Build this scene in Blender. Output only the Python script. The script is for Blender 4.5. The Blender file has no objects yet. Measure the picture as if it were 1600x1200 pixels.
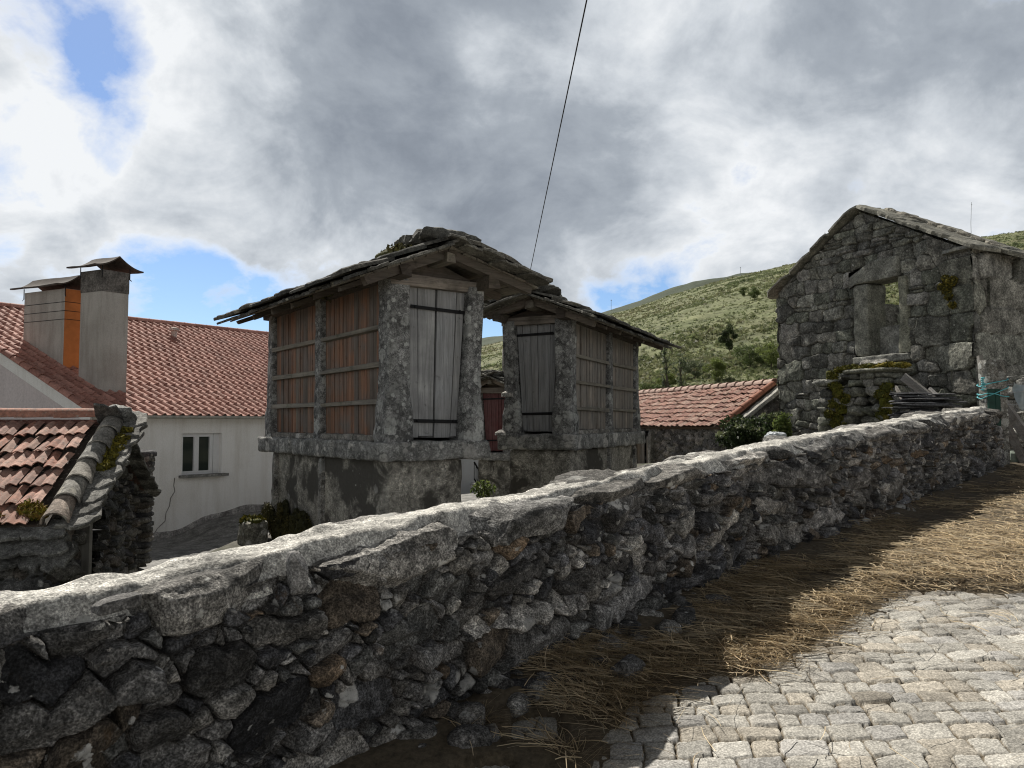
import bpy, math, random
import numpy as np
from mathutils import Vector, Quaternion

rng = np.random.default_rng(7)
random.seed(7)
sc = bpy.context.scene
COL = sc.collection
EYE = np.array([0.0, 0.0, 1.6])
V3 = lambda *a: np.array(a, float)
UPV = V3(0, 0, 1)

# ------------------------------------------------------------------ noise
def _hash(ix, iy, iz, seed):
    h = (ix.astype(np.uint32) * np.uint32(374761393) + iy.astype(np.uint32) * np.uint32(668265263)
         + iz.astype(np.uint32) * np.uint32(2147483647) + np.uint32((seed * 974634777) & 0xffffffff))
    h = (h ^ (h >> np.uint32(13))) * np.uint32(1274126177)
    h = h ^ (h >> np.uint32(16))
    h = h * np.uint32(2246822519)
    h = h ^ (h >> np.uint32(15))
    return (h & np.uint32(0xffffff)).astype(np.float32) / np.float32(0xffffff)

def vnoise(p, seed=0):
    p = np.asarray(p, np.float32)
    f = np.floor(p); t = p - f
    t = t * t * t * (t * (t * 6 - 15) + 10)
    i = f.astype(np.int64) & 0xffff
    r = 0
    for dx in (0, 1):
        wx = t[:, 0] if dx else 1 - t[:, 0]
        for dy in (0, 1):
            wy = t[:, 1] if dy else 1 - t[:, 1]
            for dz in (0, 1):
                wz = t[:, 2] if dz else 1 - t[:, 2]
                r = r + wx * wy * wz * _hash(i[:, 0] + dx, i[:, 1] + dy, i[:, 2] + dz, seed)
    return r * 2 - 1

def fbm(p, scale=1.0, octs=4, seed=0, gain=.5):
    p = np.asarray(p, np.float32) * scale
    a = 1.0; s = 0; tot = 0
    for o in range(octs):
        s = s + a * vnoise(p + 17.3 * o, seed + o); tot += a
        a *= gain; p = p * 2.03
    return s / tot

def sst(a, b, x):
    t = np.clip((x - a) / (b - a), 0, 1)
    return t * t * (3 - 2 * t)

def nrm(v):
    v = np.asarray(v, float)
    return v / np.linalg.norm(v)

# ------------------------------------------------------------------ mesh builder
WL = {}

class MB:
    def __init__(self):
        self.V = []; self.Q = []; self.T = []; self.C = []; self.n = 0
    def add(self, v, q=None, t=None, col=(.5, .5, .5)):
        v = np.asarray(v, float).reshape(-1, 3)
        if q is not None and len(q): self.Q.append(np.asarray(q, np.int64).reshape(-1, 4) + self.n)
        if t is not None and len(t): self.T.append(np.asarray(t, np.int64).reshape(-1, 3) + self.n)
        c = np.asarray(col, float)
        if c.ndim == 1: c = np.tile(c[:3], (len(v), 1))
        self.V.append(v); self.C.append(c); self.n += len(v)
        return self
    def build(self, name, mat, parent=None, smooth=False, auto=None):
        v = np.concatenate(self.V)
        if parent is not None: v = v - WL[parent.name]
        Q = np.concatenate(self.Q) if self.Q else np.zeros((0, 4), np.int64)
        T = np.concatenate(self.T) if self.T else np.zeros((0, 3), np.int64)
        me = bpy.data.meshes.new(name)
        me.vertices.add(len(v)); me.vertices.foreach_set('co', v.astype(np.float32).ravel())
        me.loops.add(Q.size + T.size)
        me.loops.foreach_set('vertex_index', np.concatenate([Q.ravel(), T.ravel()]).astype(np.int32))
        me.polygons.add(len(Q) + len(T))
        ls = np.concatenate([np.arange(len(Q)) * 4, Q.size + np.arange(len(T)) * 3]).astype(np.int32)
        me.polygons.foreach_set('loop_start', ls)
        me.polygons.foreach_set('use_smooth', np.full(len(ls), bool(smooth)))
        me.update(calc_edges=True)
        if smooth and auto: 
            me.set_sharp_from_angle(angle=math.radians(auto))
        c = np.concatenate(self.C)
        at = me.color_attributes.new('Col', 'FLOAT_COLOR', 'POINT')
        at.data.foreach_set('color', np.concatenate([c, np.ones((len(c), 1))], 1).astype(np.float32).ravel())
        me.materials.append(mat)
        o = bpy.data.objects.new(name, me); COL.objects.link(o)
        if parent is not None:
            o.parent = parent; WL[o.name] = WL[parent.name]
        else:
            WL[o.name] = np.zeros(3)
        return o

def tag(o, label=None, cat=None, group=None, kind=None):
    if label: o['label'] = label
    if cat: o['category'] = cat
    if group: o['group'] = group
    if kind: o['kind'] = kind
    return o

def thing(name, loc, label, cat, group=None):
    o = bpy.data.objects.new(name, None); COL.objects.link(o)
    o.empty_display_size = .3
    o.location = Vector([float(x) for x in loc]); WL[o.name] = np.asarray(loc, float)
    return tag(o, label, cat, group)

BOXQ = np.array([[0, 3, 2, 1], [4, 5, 6, 7], [0, 1, 5, 4], [1, 2, 6, 5], [2, 3, 7, 6], [3, 0, 4, 7]])
def obox(mb, c, a, b, d, col=(.5, .5, .5), jit=0):
    """box with half-extent vectors a, b, d"""
    c, a, b, d = [np.asarray(x, float) for x in (c, a, b, d)]
    v = [c - a - b - d, c + a - b - d, c + a + b - d, c - a + b - d, c - a - b + d, c + a - b + d, c + a + b + d, c - a + b + d]
    v = np.array(v)
    if jit: v = v + rng.normal(0, jit, v.shape)
    q = BOXQ if np.dot(np.cross(a, b), d) > 0 else BOXQ[:, ::-1]
    mb.add(v, q, col=col)

def bar(mb, p, q, w, h, up=UPV, col=(.5, .5, .5), jit=0):
    """beam from p to q, w across, h along up"""
    p, q = np.asarray(p, float), np.asarray(q, float)
    a = (q - p) / 2; x = nrm(np.cross(a, up)); u = nrm(np.cross(x, a))
    obox(mb, (p + q) / 2, a, x * w / 2, u * h / 2, col, jit)

def grid_quads(n, m):
    i = np.arange(n - 1)[:, None] * m + np.arange(m - 1)[None, :]
    return np.stack([i, i + m, i + m + 1, i + 1], -1).reshape(-1, 4)

def rock(mb, c, a, b, d, n=(8, 8, 8), q=6, amp=.02, freq=3, seed=0, col=(.5, .5, .5), warp=None, octs=4, facet=0, cuts=0, gain=.5):
    """rounded, noise-worn block; a, b, d are half-extent vectors"""
    c, a, b, d = [np.asarray(x, float) for x in (c, a, b, d)]
    flip = np.dot(np.cross(a, b), d) < 0
    if facet and not cuts: cuts = 9
    rc = np.random.default_rng(seed * 13 + 5)
    pl = []
    for _ in range(cuts):
        k = rc.normal(0, 1, 3); k /= np.linalg.norm(k)
        pl.append((k, (np.abs(k) ** 1.35).sum() ** (1 / 1.35) * rc.uniform(.66, .92)))
    for ax in range(3):
        o1, o2 = (ax + 1) % 3, (ax + 2) % 3
        for s in (-1, 1):
            u = np.linspace(-1, 1, n[o1] + 1); w = np.linspace(-1, 1, n[o2] + 1)
            U, W = np.meshgrid(u, w, indexing='ij')
            p = np.zeros((U.size, 3)); p[:, ax] = s; p[:, o1] = U.ravel(); p[:, o2] = W.ravel()
            l = (np.abs(p) ** q).sum(1) ** (1 / q)
            p = p / l[:, None]
            for k, dk in pl:
                p = p - np.maximum(0, p @ k - dk)[:, None] * k
            P = c + p[:, :1] * a + p[:, 1:2] * b + p[:, 2:3] * d
            nn = p[:, :1] * nrm(a) + p[:, 1:2] * nrm(b) + p[:, 2:3] * nrm(d)
            dis = fbm(P + seed * 3.71, freq, octs, seed, gain)
            P = P + nn * (dis * amp)[:, None]
            if warp is not None: P = warp(P)
            Q = grid_quads(len(u), len(w))
            if (s < 0) != flip: Q = Q[:, ::-1]
            mb.add(P, Q, col=col)

def loft(mb, secs, m=16, per=4, q=4, amp=.01, freq=5, seed=0, col=(.5, .5, .5)):
    """secs: list of (centre, half vector x, half vector y)"""
    secs = [[np.asarray(x, float) for x in s] for s in secs]
    th = np.linspace(0, 2 * np.pi, m, endpoint=False)
    k = (np.abs(np.cos(th)) ** q + np.abs(np.sin(th)) ** q) ** (-1 / q)
    cx, cy = np.cos(th) * k, np.sin(th) * k
    rings = []
    for i in range(len(secs) - 1):
        for j in range(per):
            f = j / per
            rings.append([secs[i][g] * (1 - f) + secs[i + 1][g] * f for g in range(3)])
    rings.append(secs[-1])
    P = np.array([r[0] + cx[:, None] * r[1] + cy[:, None] * r[2] for r in rings])
    ctr = np.array([r[0] for r in rings])
    out = P - ctr[:, None, :]
    out = out / np.maximum(np.linalg.norm(out, axis=2, keepdims=True), 1e-6)
    P = P + out * (fbm(P.reshape(-1, 3) + seed * 2.3, freq, 3, seed).reshape(P.shape[:2]) * amp)[:, :, None]
    nr = len(rings)
    i = np.arange(nr - 1)[:, None] * m + np.arange(m)[None, :]
    j = np.arange(nr - 1)[:, None] * m + (np.arange(m)[None, :] + 1) % m
    Q = np.stack([i, j, j + m, i + m], -1).reshape(-1, 4)
    v = np.concatenate([P.reshape(-1, 3), ctr[:1], ctr[-1:]])
    a = nr * m; b = a + 1
    t1 = [[a, (x + 1) % m, x] for x in range(m)]
    t2 = [[b, (nr - 1) * m + x, (nr - 1) * m + (x + 1) % m] for x in range(m)]
    mb.add(v, Q, t1 + t2, col=col)

def tube(mb, pts, r, m=8, col=(.5, .5, .5)):
    pts = np.asarray(pts, float)
    r = np.broadcast_to(np.asarray(r, float), (len(pts),))
    P = []
    for i in range(len(pts)):
        d = nrm(pts[min(i + 1, len(pts) - 1)] - pts[max(i - 1, 0)])
        x = nrm(np.cross(d, V3(.31, .22, .93) if abs(d[2]) < .9 else V3(1, .1, 0))); y = np.cross(d, x)
        th = np.linspace(0, 2 * np.pi, m, endpoint=False)
        P.append(pts[i] + r[i] * (np.cos(th)[:, None] * x + np.sin(th)[:, None] * y))
    P = np.array(P); n = len(pts)
    i = np.arange(n - 1)[:, None] * m + np.arange(m)[None, :]
    j = np.arange(n - 1)[:, None] * m + (np.arange(m)[None, :] + 1) % m
    Q = np.stack([i, j, j + m, i + m], -1).reshape(-1, 4)
    v = np.concatenate([P.reshape(-1, 3), pts[:1], pts[-1:]])
    T = [[n * m, (x + 1) % m, x] for x in range(m)] + [[n * m + 1, (n - 1) * m + x, (n - 1) * m + (x + 1) % m] for x in range(m)]
    mb.add(v, Q, T, col=col)

def slab(mb, c, a, b, nv, th, k=14, rough=.08, col=(.3, .3, .3), seed=None):
    """irregular flat stone: half vectors a, b, normal nv, thickness th"""
    ang = np.linspace(0, 2 * np.pi, k, endpoint=False) + rng.normal(0, .06, k)
    kk = (np.abs(np.cos(ang)) ** 5 + np.abs(np.sin(ang)) ** 5) ** (-1 / 5)
    rr = kk * (1 + rng.normal(0, rough, k))
    ring = c + (np.cos(ang) * rr)[:, None] * a + (np.sin(ang) * rr)[:, None] * b
    inn = c + (np.cos(ang) * rr * .93)[:, None] * a + (np.sin(ang) * rr * .93)[:, None] * b
    jt = rng.normal(0, th * .12, (k, 1))
    v = np.concatenate([ring, ring + nv * (th * .75 + jt), inn + nv * (th + jt), [c], [c + nv * th * 1.05]])
    i = np.arange(k); j = (i + 1) % k
    Q = np.concatenate([np.stack([i, j, j + k, i + k], 1), np.stack([i + k, j + k, j + 2 * k, i + 2 * k], 1)])
    T = np.concatenate([np.stack([j, i, np.full(k, 3 * k)], 1), np.stack([i + 2 * k, j + 2 * k, np.full(k, 3 * k + 1)], 1)])
    if np.dot(np.cross(a, b), nv) < 0: Q = Q[:, ::-1]; T = T[:, ::-1]
    mb.add(v, Q, T, col=col)

# ------------------------------------------------------------------ stone fields
def dart_sites(u0, u1, v0, v1, classes, seed, ov=.62, first=()):
    r = np.random.default_rng(seed)
    S = np.zeros((0, 5))
    buf = []
    arr = np.zeros((6000, 5)); n = len(first)
    if n: arr[:n] = np.array(first)
    for (cnt, axr, ayr, ph) in classes:
        for _ in range(cnt):
            ax = r.uniform(*axr); ay = min(r.uniform(*ayr), ax)
            x, y = r.uniform(u0, u1), r.uniform(v0, v1)
            if n:
                A = arr[:n]
                dx = (A[:, 0] - x) / (A[:, 2] + ax); dy = (A[:, 1] - y) / (A[:, 3] + ay)
                if ((dx * dx + dy * dy) < ov).any(): continue
            arr[n] = (x, y, ax, ay, r.normal(0, ph)); n += 1
            if n >= 6000: return arr[:n].copy()
    return arr[:n].copy()

def row_sites(u0, u1, v0, v1, hr, wr, seed, jit=.12, split=True):
    r = np.random.default_rng(seed); out = []
    v = v0
    while v < v1:
        h = r.uniform(*hr); u = u0 - r.uniform(0, wr[1])
        while u < u1:
            w = r.uniform(*wr)
            if h > .2 or not split or r.random() < .75:
                out.append((u + w / 2, v + h / 2 + r.normal(0, jit * h), w / 2, h / 2, r.normal(0, .05)))
            else:
                for k in (0, 1):
                    out.append((u + w / 2 + r.normal(0, .02), v + h * (.27 + .5 * k), w / 2, h / 4, r.normal(0, .05)))
            u += w
        v += h
    return np.array(out)

def stone_eval(U, V, S, seed=0, p=2.5, jd=.06, rw=.01, dome=.006, H=.025, tilt=.15, rough=.010, warp=.02, wf=9., win=.9, facets=4, fsl=.5, layer=0.0, poly=False):
    n = len(U)
    P = np.stack([U, V, np.zeros(n)], 1)
    Uw = U + warp * fbm(P, wf, 4, seed + 1, .6); Vw = V + warp * .7 * fbm(P + 31.7, wf, 4, seed + 2, .6)
    sid = np.zeros(n, np.int64); F1 = np.zeros(n); F2 = np.zeros(n)
    step = .16
    cu = np.floor(U / step).astype(int); cv = np.floor(V / step).astype(int)
    ch = (cu - cu.min()) * 4096 + (cv - cv.min())
    o = np.argsort(ch, kind='stable'); cs = ch[o]
    cphi, sphi = np.cos(S[:, 4]), np.sin(S[:, 4])
    if poly:   # straight-edged cells; a long stone is a row of seeds with one id
        sx = []
        rs = np.random.default_rng(seed + 3)
        for i, (x, y, ax, ay, ph) in enumerate(S):
            k = int(np.clip(round(ax / ay * .9), 1, 5))
            for t in (np.arange(k) - (k - 1) / 2):
                d = t * 2 * (ax - ay * .5) / k if k > 1 else 0
                sx.append((x + d * math.cos(ph) + rs.normal(0, .12 * ay), y + d * math.sin(ph) + rs.normal(0, .12 * ay), ay * rs.uniform(.85, 1.15), i))
        sx = np.array(sx); par = sx[:, 3].astype(int)
        e = np.zeros(n)
        for idx in np.split(o, np.flatnonzero(np.diff(cs)) + 1):
            uc = (cu[idx[0]] + .5) * step; vc = (cv[idx[0]] + .5) * step
            k = np.flatnonzero((np.abs(sx[:, 0] - uc) < .36) & (np.abs(sx[:, 1] - vc) < .36))
            if len(k) < 3: k = np.argsort((sx[:, 0] - uc) ** 2 + (sx[:, 1] - vc) ** 2)[:6]
            dx = (Uw[idx][:, None] - sx[k, 0]).astype(np.float32); dy = (Vw[idx][:, None] - sx[k, 1]).astype(np.float32)
            D = dx * dx + dy * dy - (sx[k, 2] ** 2).astype(np.float32)
            i1 = D.argmin(1); ar = np.arange(len(idx)); D1 = D[ar, i1].copy(); pk = par[k]
            sid[idx] = pk[i1]
            same = pk[None, :] == pk[i1][:, None]
            D = np.where(same, 1e9, D)
            den = 2 * np.sqrt((sx[k, 0][None, :] - sx[k[i1], 0][:, None]) ** 2 + (sx[k, 1][None, :] - sx[k[i1], 1][:, None]) ** 2) + 1e-4
            e[idx] = ((D - D1[:, None]) / den).min(1)
        q1 = U - S[sid, 0]; q2 = V - S[sid, 1]
        F1 = np.sqrt(((q1 * cphi[sid] + q2 * sphi[sid]) / S[sid, 2]) ** 2 + ((-q1 * sphi[sid] + q2 * cphi[sid]) / S[sid, 3]) ** 2)
    r2 = np.maximum(S[:, 2], S[:, 3]) * 1.7 + .12
    for idx in ([] if poly else np.split(o, np.flatnonzero(np.diff(cs)) + 1)):
        uc = (cu[idx[0]] + .5) * step; vc = (cv[idx[0]] + .5) * step
        k = np.flatnonzero((np.abs(S[:, 0] - uc) < step / 2 + r2) & (np.abs(S[:, 1] - vc) < step / 2 + np.minimum(r2, S[:, 3] * 2.4 + .14)))
        if len(k) < 2: k = np.argsort((S[:, 0] - uc) ** 2 + (S[:, 1] - vc) ** 2)[:4]
        dx = (Uw[idx][:, None] - S[k, 0]).astype(np.float32); dy = (Vw[idx][:, None] - S[k, 1]).astype(np.float32)
        X = np.abs(dx * cphi[k] + dy * sphi[k]) / S[k, 2] + 1e-6; Y = np.abs(-dx * sphi[k] + dy * cphi[k]) / S[k, 3] + 1e-6
        if p == 2: D = np.sqrt(X * X + Y * Y)
        else:
            D = np.maximum(X, Y); m_ = np.minimum(X, Y) / D
            D = D * (1 + m_ ** np.float32(p)) ** np.float32(1 / p)
        D = D.astype(np.float32)
        i1 = D.argmin(1); ar = np.arange(len(idx))
        F1[idx] = D[ar, i1]; D[ar, i1] = 1e9; F2[idx] = D.min(1); sid[idx] = k[i1]
    r = np.random.default_rng(seed + 77); m = len(S)
    hh = r.normal(0, H, m); tu = r.normal(0, tilt, m); tv = r.normal(0, tilt, m)
    if not poly: e = (F2 - F1) * .5 * np.minimum(S[sid, 2], S[sid, 3] * 1.3)
    du = U - S[sid, 0]; dv = V - S[sid, 1]
    h = tu[sid] * du + tv[sid] * dv + dome * (1 - np.clip(F1, 0, 1.2) ** 2)
    f = np.full(n, 1.0)
    for c in range(facets):     # flat broken faces: the lowest of a few planes
        an = (r.uniform(0, 2 * np.pi) + c * 2 * np.pi / facets + r.normal(0, .5, m)); sl = r.uniform(.05, fsl, m) * np.where(r.random(m) < .3, 2.2, 1); off = r.uniform(-.25, .75, m)
        g = (np.cos(an)[sid] * du / S[sid, 2] + np.sin(an)[sid] * dv / S[sid, 3]) - off[sid]
        f = np.minimum(f, -g * sl[sid])
    if facets: h = h + np.clip(f, -1.4, .0) * np.minimum(S[sid, 3], .13)
    n1 = fbm(P + sid[:, None] * 1.7, 14., 5, seed + 3, .6)
    h = h + hh[sid] + rough * n1 + rough * .7 * (.3 - np.abs(fbm(P * np.array([.6, 1.3, 1]) + sid[:, None] * .7, 22, 3, seed + 4, .6)))
    if layer:   # split bedding
        ph = V * np.cos(S[sid, 4]) - U * np.sin(S[sid, 4]) + .3 * S[sid, 3] * n1
        h = h + layer * fbm(np.stack([U * 3, ph * 60, sid * 1.3], 1), 1, 2, seed + 6)
    k = sst(0.0, 1, np.clip((e - .25 * rw * (1 + fbm(P, 30, 2, seed + 8))) / rw, 0, 1)) ** .6
    back = -jd + .012 * fbm(P, 35, 3, seed + 5)
    h = back * (1 - k) + np.maximum(h, back) * k
    return h, sid, e, k

# ------------------------------------------------------------------ material nodes
def mk(name):
    m = bpy.data.materials.new(name); m.use_nodes = True
    nt = m.node_tree; b = nt.nodes['Principled BSDF']
    b.inputs['Roughness'].default_value = .9
    b.inputs['Specular IOR Level'].default_value = .25
    return m, nt, b

def put(nt, sock, v):
    if isinstance(v, bpy.types.NodeSocket): nt.links.new(v, sock)
    elif v is not None:
        if hasattr(sock.default_value, '__len__') and not hasattr(v, '__len__'): v = [v] * len(sock.default_value)
        if hasattr(v, '__len__') and len(sock.default_value) == 4 and len(v) == 3: v = (*v, 1)
        sock.default_value = v

def coord(nt, scale=(1, 1, 1), rot=(0, 0, 0), kind='Object'):
    tc = nt.nodes.new('ShaderNodeTexCoord'); mp = nt.nodes.new('ShaderNodeMapping')
    nt.links.new(tc.outputs[kind], mp.inputs[0]); mp.inputs['Scale'].default_value = scale; mp.inputs['Rotation'].default_value = rot
    return mp.outputs[0]

def noise(nt, vec, scale, detail=5, rough=.6, dist=0):
    n = nt.nodes.new('ShaderNodeTexNoise'); nt.links.new(vec, n.inputs['Vector'])
    n.inputs['Scale'].default_value = scale; n.inputs['Detail'].default_value = detail
    n.inputs['Roughness'].default_value = rough; n.inputs['Distortion'].default_value = dist
    return n.outputs['Fac']

def voro(nt, vec, scale, feat='F1', out='Distance', rnd=1):
    n = nt.nodes.new('ShaderNodeTexVoronoi'); n.feature = feat; nt.links.new(vec, n.inputs['Vector'])
    n.inputs['Scale'].default_value = scale; n.inputs['Randomness'].default_value = rnd
    return n.outputs[out]

def ramp(nt, fac, stops, interp='LINEAR'):
    r = nt.nodes.new('ShaderNodeValToRGB'); r.color_ramp.interpolation = interp
    put(nt, r.inputs[0], fac)
    el = r.color_ramp.elements
    while len(el) < len(stops): el.new(.5)
    for e, (p, c) in zip(el, stops):
        e.position = p
        if not hasattr(c, '__len__'): c = (c, c, c)
        e.color = (*c[:3], 1)
    return r.outputs[0]

def mix(nt, fac, a, b, mode='MIX'):
    n = nt.nodes.new('ShaderNodeMix'); n.data_type = 'RGBA'; n.blend_type = mode
    put(nt, n.inputs[0], fac); put(nt, n.inputs[6], a); put(nt, n.inputs[7], b)
    return n.outputs[2]

def ma(nt, op, a, b=None, c=None, clamp=False):
    n = nt.nodes.new('ShaderNodeMath'); n.operation = op; n.use_clamp = clamp
    put(nt, n.inputs[0], a)
    if b is not None: put(nt, n.inputs[1], b)
    if c is not None: put(nt, n.inputs[2], c)
    return n.outputs[0]

def attr(nt):
    n = nt.nodes.new('ShaderNodeAttribute'); n.attribute_name = 'Col'
    return n.outputs['Color']

def bump(nt, bsdf, h, strength=.5, dist=.02):
    n = nt.nodes.new('ShaderNodeBump'); put(nt, n.inputs['Height'], h)
    n.inputs['Strength'].default_value = strength; n.inputs['Distance'].default_value = dist
    nt.links.new(n.outputs[0], bsdf.inputs['Normal'])

def spots(nt, v, scale, size, soft=.06):
    """round patches of varied size: a random radius for each cell"""
    vv = nt.nodes.new('ShaderNodeVectorMath'); vv.operation = 'ADD'
    nz = nt.nodes.new('ShaderNodeTexNoise'); nt.links.new(v, nz.inputs['Vector']); nz.inputs['Scale'].default_value = scale * 2.2; nz.inputs['Detail'].default_value = 4; nz.inputs['Roughness'].default_value = .7
    sc2 = nt.nodes.new('ShaderNodeVectorMath'); sc2.operation = 'SCALE'; nt.links.new(nz.outputs['Color'], sc2.inputs[0]); sc2.inputs['Scale'].default_value = .55 / scale
    nt.links.new(v, vv.inputs[0]); nt.links.new(sc2.outputs[0], vv.inputs[1])
    n = nt.nodes.new('ShaderNodeTexVoronoi'); nt.links.new(vv.outputs[0], n.inputs['Vector']); n.inputs['Scale'].default_value = scale
    sp = nt.nodes.new('ShaderNodeSeparateColor'); nt.links.new(n.outputs['Color'], sp.inputs[0])
    rad = ma(nt, 'MULTIPLY', ma(nt, 'SUBTRACT', sp.outputs[0], 1 - size), .75 / max(size, .05) * min(1, size * 1.6))
    d = ma(nt, 'SUBTRACT', rad, n.outputs['Distance'])
    return ramp(nt, d, [(0, 0), (soft, 1)]), sp.outputs[1]

def stone_mat(name, lich=(.34, .34, .31), lich_amt=.5, lich_scale=9, moss=None, moss_amt=.5, speck=.5, sc_=1.0, bumpd=.012, tint=(1, 1, 1), blot=None, blot_scale=1.3, blot_amt=.5, dark=.5, rust=0, fleck=0, con=1.0):
    m, nt, b = mk(name)
    v = coord(nt, (sc_,) * 3)
    n1 = noise(nt, v, 4, 6, .65); n2 = noise(nt, v, 24, 6, .75); n3 = noise(nt, v, 110, 3, .6)
    base = mix(nt, 1, attr(nt), tint, 'MULTIPLY')
    base = mix(nt, 1, base, ramp(nt, n1, [(.28, .4 / con), (.5, 1), (.72, 1.6 * con)]), 'MULTIPLY')
    base = mix(nt, 1, base, ramp(nt, n2, [(.3, .4 / con), (.48, .95), (.68, 1.75 * con)]), 'MULTIPLY')
    base = mix(nt, speck, base, ramp(nt, n3, [(.36, .25), (.5, .95), (.64, 2.1)]), 'MULTIPLY')
    if rust:
        rm = ramp(nt, noise(nt, v, 3.1, 6, .7, .5), [(.70 - rust * .2, 0), (.82 - rust * .2, .85)])
        base = mix(nt, rm, base, mix(nt, n2, (.05, .028, .014), (.24, .15, .075)))
    if fleck:
        fm = ramp(nt, noise(nt, coord(nt, (9, 9, 26), (.25, .2, 0)), 1.6, 5, .7), [(.70 - fleck * .12, 0), (.73 - fleck * .12, .9)])
        base = mix(nt, mix(nt, 1, fm, ramp(nt, noise(nt, v, 2.3, 3, .6), [(.5, 0), (.56, 1)]), 'MULTIPLY'), base, (.5, .49, .46))
    # black crust lichen in ragged patches
    base = mix(nt, ma(nt, 'MULTIPLY', ramp(nt, noise(nt, v, 7, 7, .72, .3), [(.60 - dark * .12, 0), (.66 - dark * .1, 1)]), dark * .8), base, (.03, .03, .03))
    if blot is not None:
        nb = noise(nt, v, blot_scale, 5, .6, .4)
        base = mix(nt, ramp(nt, nb, [(blot_amt - .03, 0), (blot_amt + .05, 1)]), base, mix(nt, n2, tuple(x * .6 for x in blot), tuple(x * 1.5 for x in blot)))
    # pale rosettes, large and small
    for k, (f, am) in enumerate(((1.0, lich_amt), (2.7, lich_amt * .9))):
        mk_, rnd = spots(nt, v, lich_scale * f, am)
        lc = mix(nt, rnd, tuple(x * .65 for x in lich), tuple(min(1, x * 1.35) for x in lich))
        lc = mix(nt, 1, lc, ramp(nt, n2, [(.3, .6), (.6, 1.2)]), 'MULTIPLY')
        br = ramp(nt, n2, [(.36, .25), (.46, .9)])
        base = mix(nt, mix(nt, 1, mk_, br, 'MULTIPLY'), base, lc)
    if moss is not None:
        nm = noise(nt, v, 2.3, 6, .7)
        mm = ramp(nt, nm, [(.75 - moss_amt * .4, 0), (.83 - moss_amt * .4, 1)])
        base = mix(nt, ma(nt, 'MULTIPLY', mm, .85), base, mix(nt, n3, tuple(x * .5 for x in moss), tuple(x * 1.6 for x in moss)))
    nt.links.new(base, b.inputs['Base Color'])
    h = ma(nt, 'ADD', ma(nt, 'MULTIPLY', n2, .7), ma(nt, 'MULTIPLY', n3, .3))
    bump(nt, b, h, .9, bumpd)
    return m

def wood_mat(name, rotz=0, axis='z', dark=.35, grey=(.32, .31, .29), amt=.5, bumpd=.006, green=0, tilt=0):
    """weathered timber; the grain runs along `axis` after turning by rotz"""
    m, nt, b = mk(name)
    s = dict(z=(30, 30, 1.6), x=(1.6, 30, 30))[axis]
    tc = nt.nodes.new('ShaderNodeTexCoord')
    m1 = nt.nodes.new('ShaderNodeMapping'); nt.links.new(tc.outputs['Object'], m1.inputs[0]); m1.inputs['Rotation'].default_value = (0, tilt, -rotz)
    m2 = nt.nodes.new('ShaderNodeMapping'); nt.links.new(m1.outputs[0], m2.inputs[0]); m2.inputs['Scale'].default_value = s
    g = noise(nt, m2.outputs[0], 1.2, 6, .7, .6); v = m1.outputs[0]
    n1 = noise(nt, v, 3, 5, .6); n2 = noise(nt, v, 14, 4, .6)
    base = mix(nt, 1, attr(nt), ramp(nt, g, [(.25, dark), (.5, 1), (.75, 1.5)]), 'MULTIPLY')
    base = mix(nt, ramp(nt, n1, [(.6 - amt * .4, 0), (.85 - amt * .4, 1)]), base, mix(nt, 1, grey, ramp(nt, g, [(.25, dark), (.55, 1), (.8, 1.4)]), 'MULTIPLY'))
    base = mix(nt, ramp(nt, n2, [(.62, 0), (.75, .6)]), base, mix(nt, .8, base, (.1, .1, .1), 'MULTIPLY'))
    if green:
        base = mix(nt, ramp(nt, noise(nt, v, 5, 5, .7), [(.7 - green * .4, 0), (.85 - green * .4, .6)]), base, (.06, .07, .035))
    nt.links.new(base, b.inputs['Base Color'])
    bump(nt, b, g, .7, bumpd)
    return m

def tile_mat(name, stain=(.07, .05, .045), stain_amt=.4, lich=(.35, .33, .29), lich_amt=.2, moss=0):
    m, nt, b = mk(name); v = coord(nt)
    n1 = noise(nt, v, 2.2, 6, .7); n2 = noise(nt, v, 22, 5, .7); n3 = noise(nt, v, 9, 6, .7)
    base = mix(nt, 1, attr(nt), ramp(nt, n2, [(.3, .6), (.5, 1), (.7, 1.35)]), 'MULTIPLY')
    base = mix(nt, ramp(nt, n3, [(.75 - stain_amt * .5, 0), (.95 - stain_amt * .5, .8)]), base, stain)
    base = mix(nt, ramp(nt, noise(nt, v, 30, 4, .7), [(.78 - lich_amt * .4, 0), (.86 - lich_amt * .4, .8)]), base, lich)
    if moss:
        base = mix(nt, ramp(nt, n1, [(.78 - moss * .4, 0), (.86 - moss * .4, .85)]), base, mix(nt, n2, (.05, .05, .012), (.28, .2, .03)))
    nt.links.new(base, b.inputs['Base Color']); b.inputs['Roughness'].default_value = .8
    bump(nt, b, n2, .4, .006)
    return m

def simple_mat(name, c, rough=.8, var=.3, scale=12, metallic=0, bumpd=.003):
    m, nt, b = mk(name); v = coord(nt)
    n = noise(nt, v, scale, 5, .65)
    nt.links.new(mix(nt, 1, c, ramp(nt, n, [(.3, 1 - var), (.5, 1), (.7, 1 + var)]), 'MULTIPLY'), b.inputs['Base Color'])
    b.inputs['Roughness'].default_value = rough; b.inputs['Metallic'].default_value = metallic
    if bumpd: bump(nt, b, n, .5, bumpd)
    return m

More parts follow.
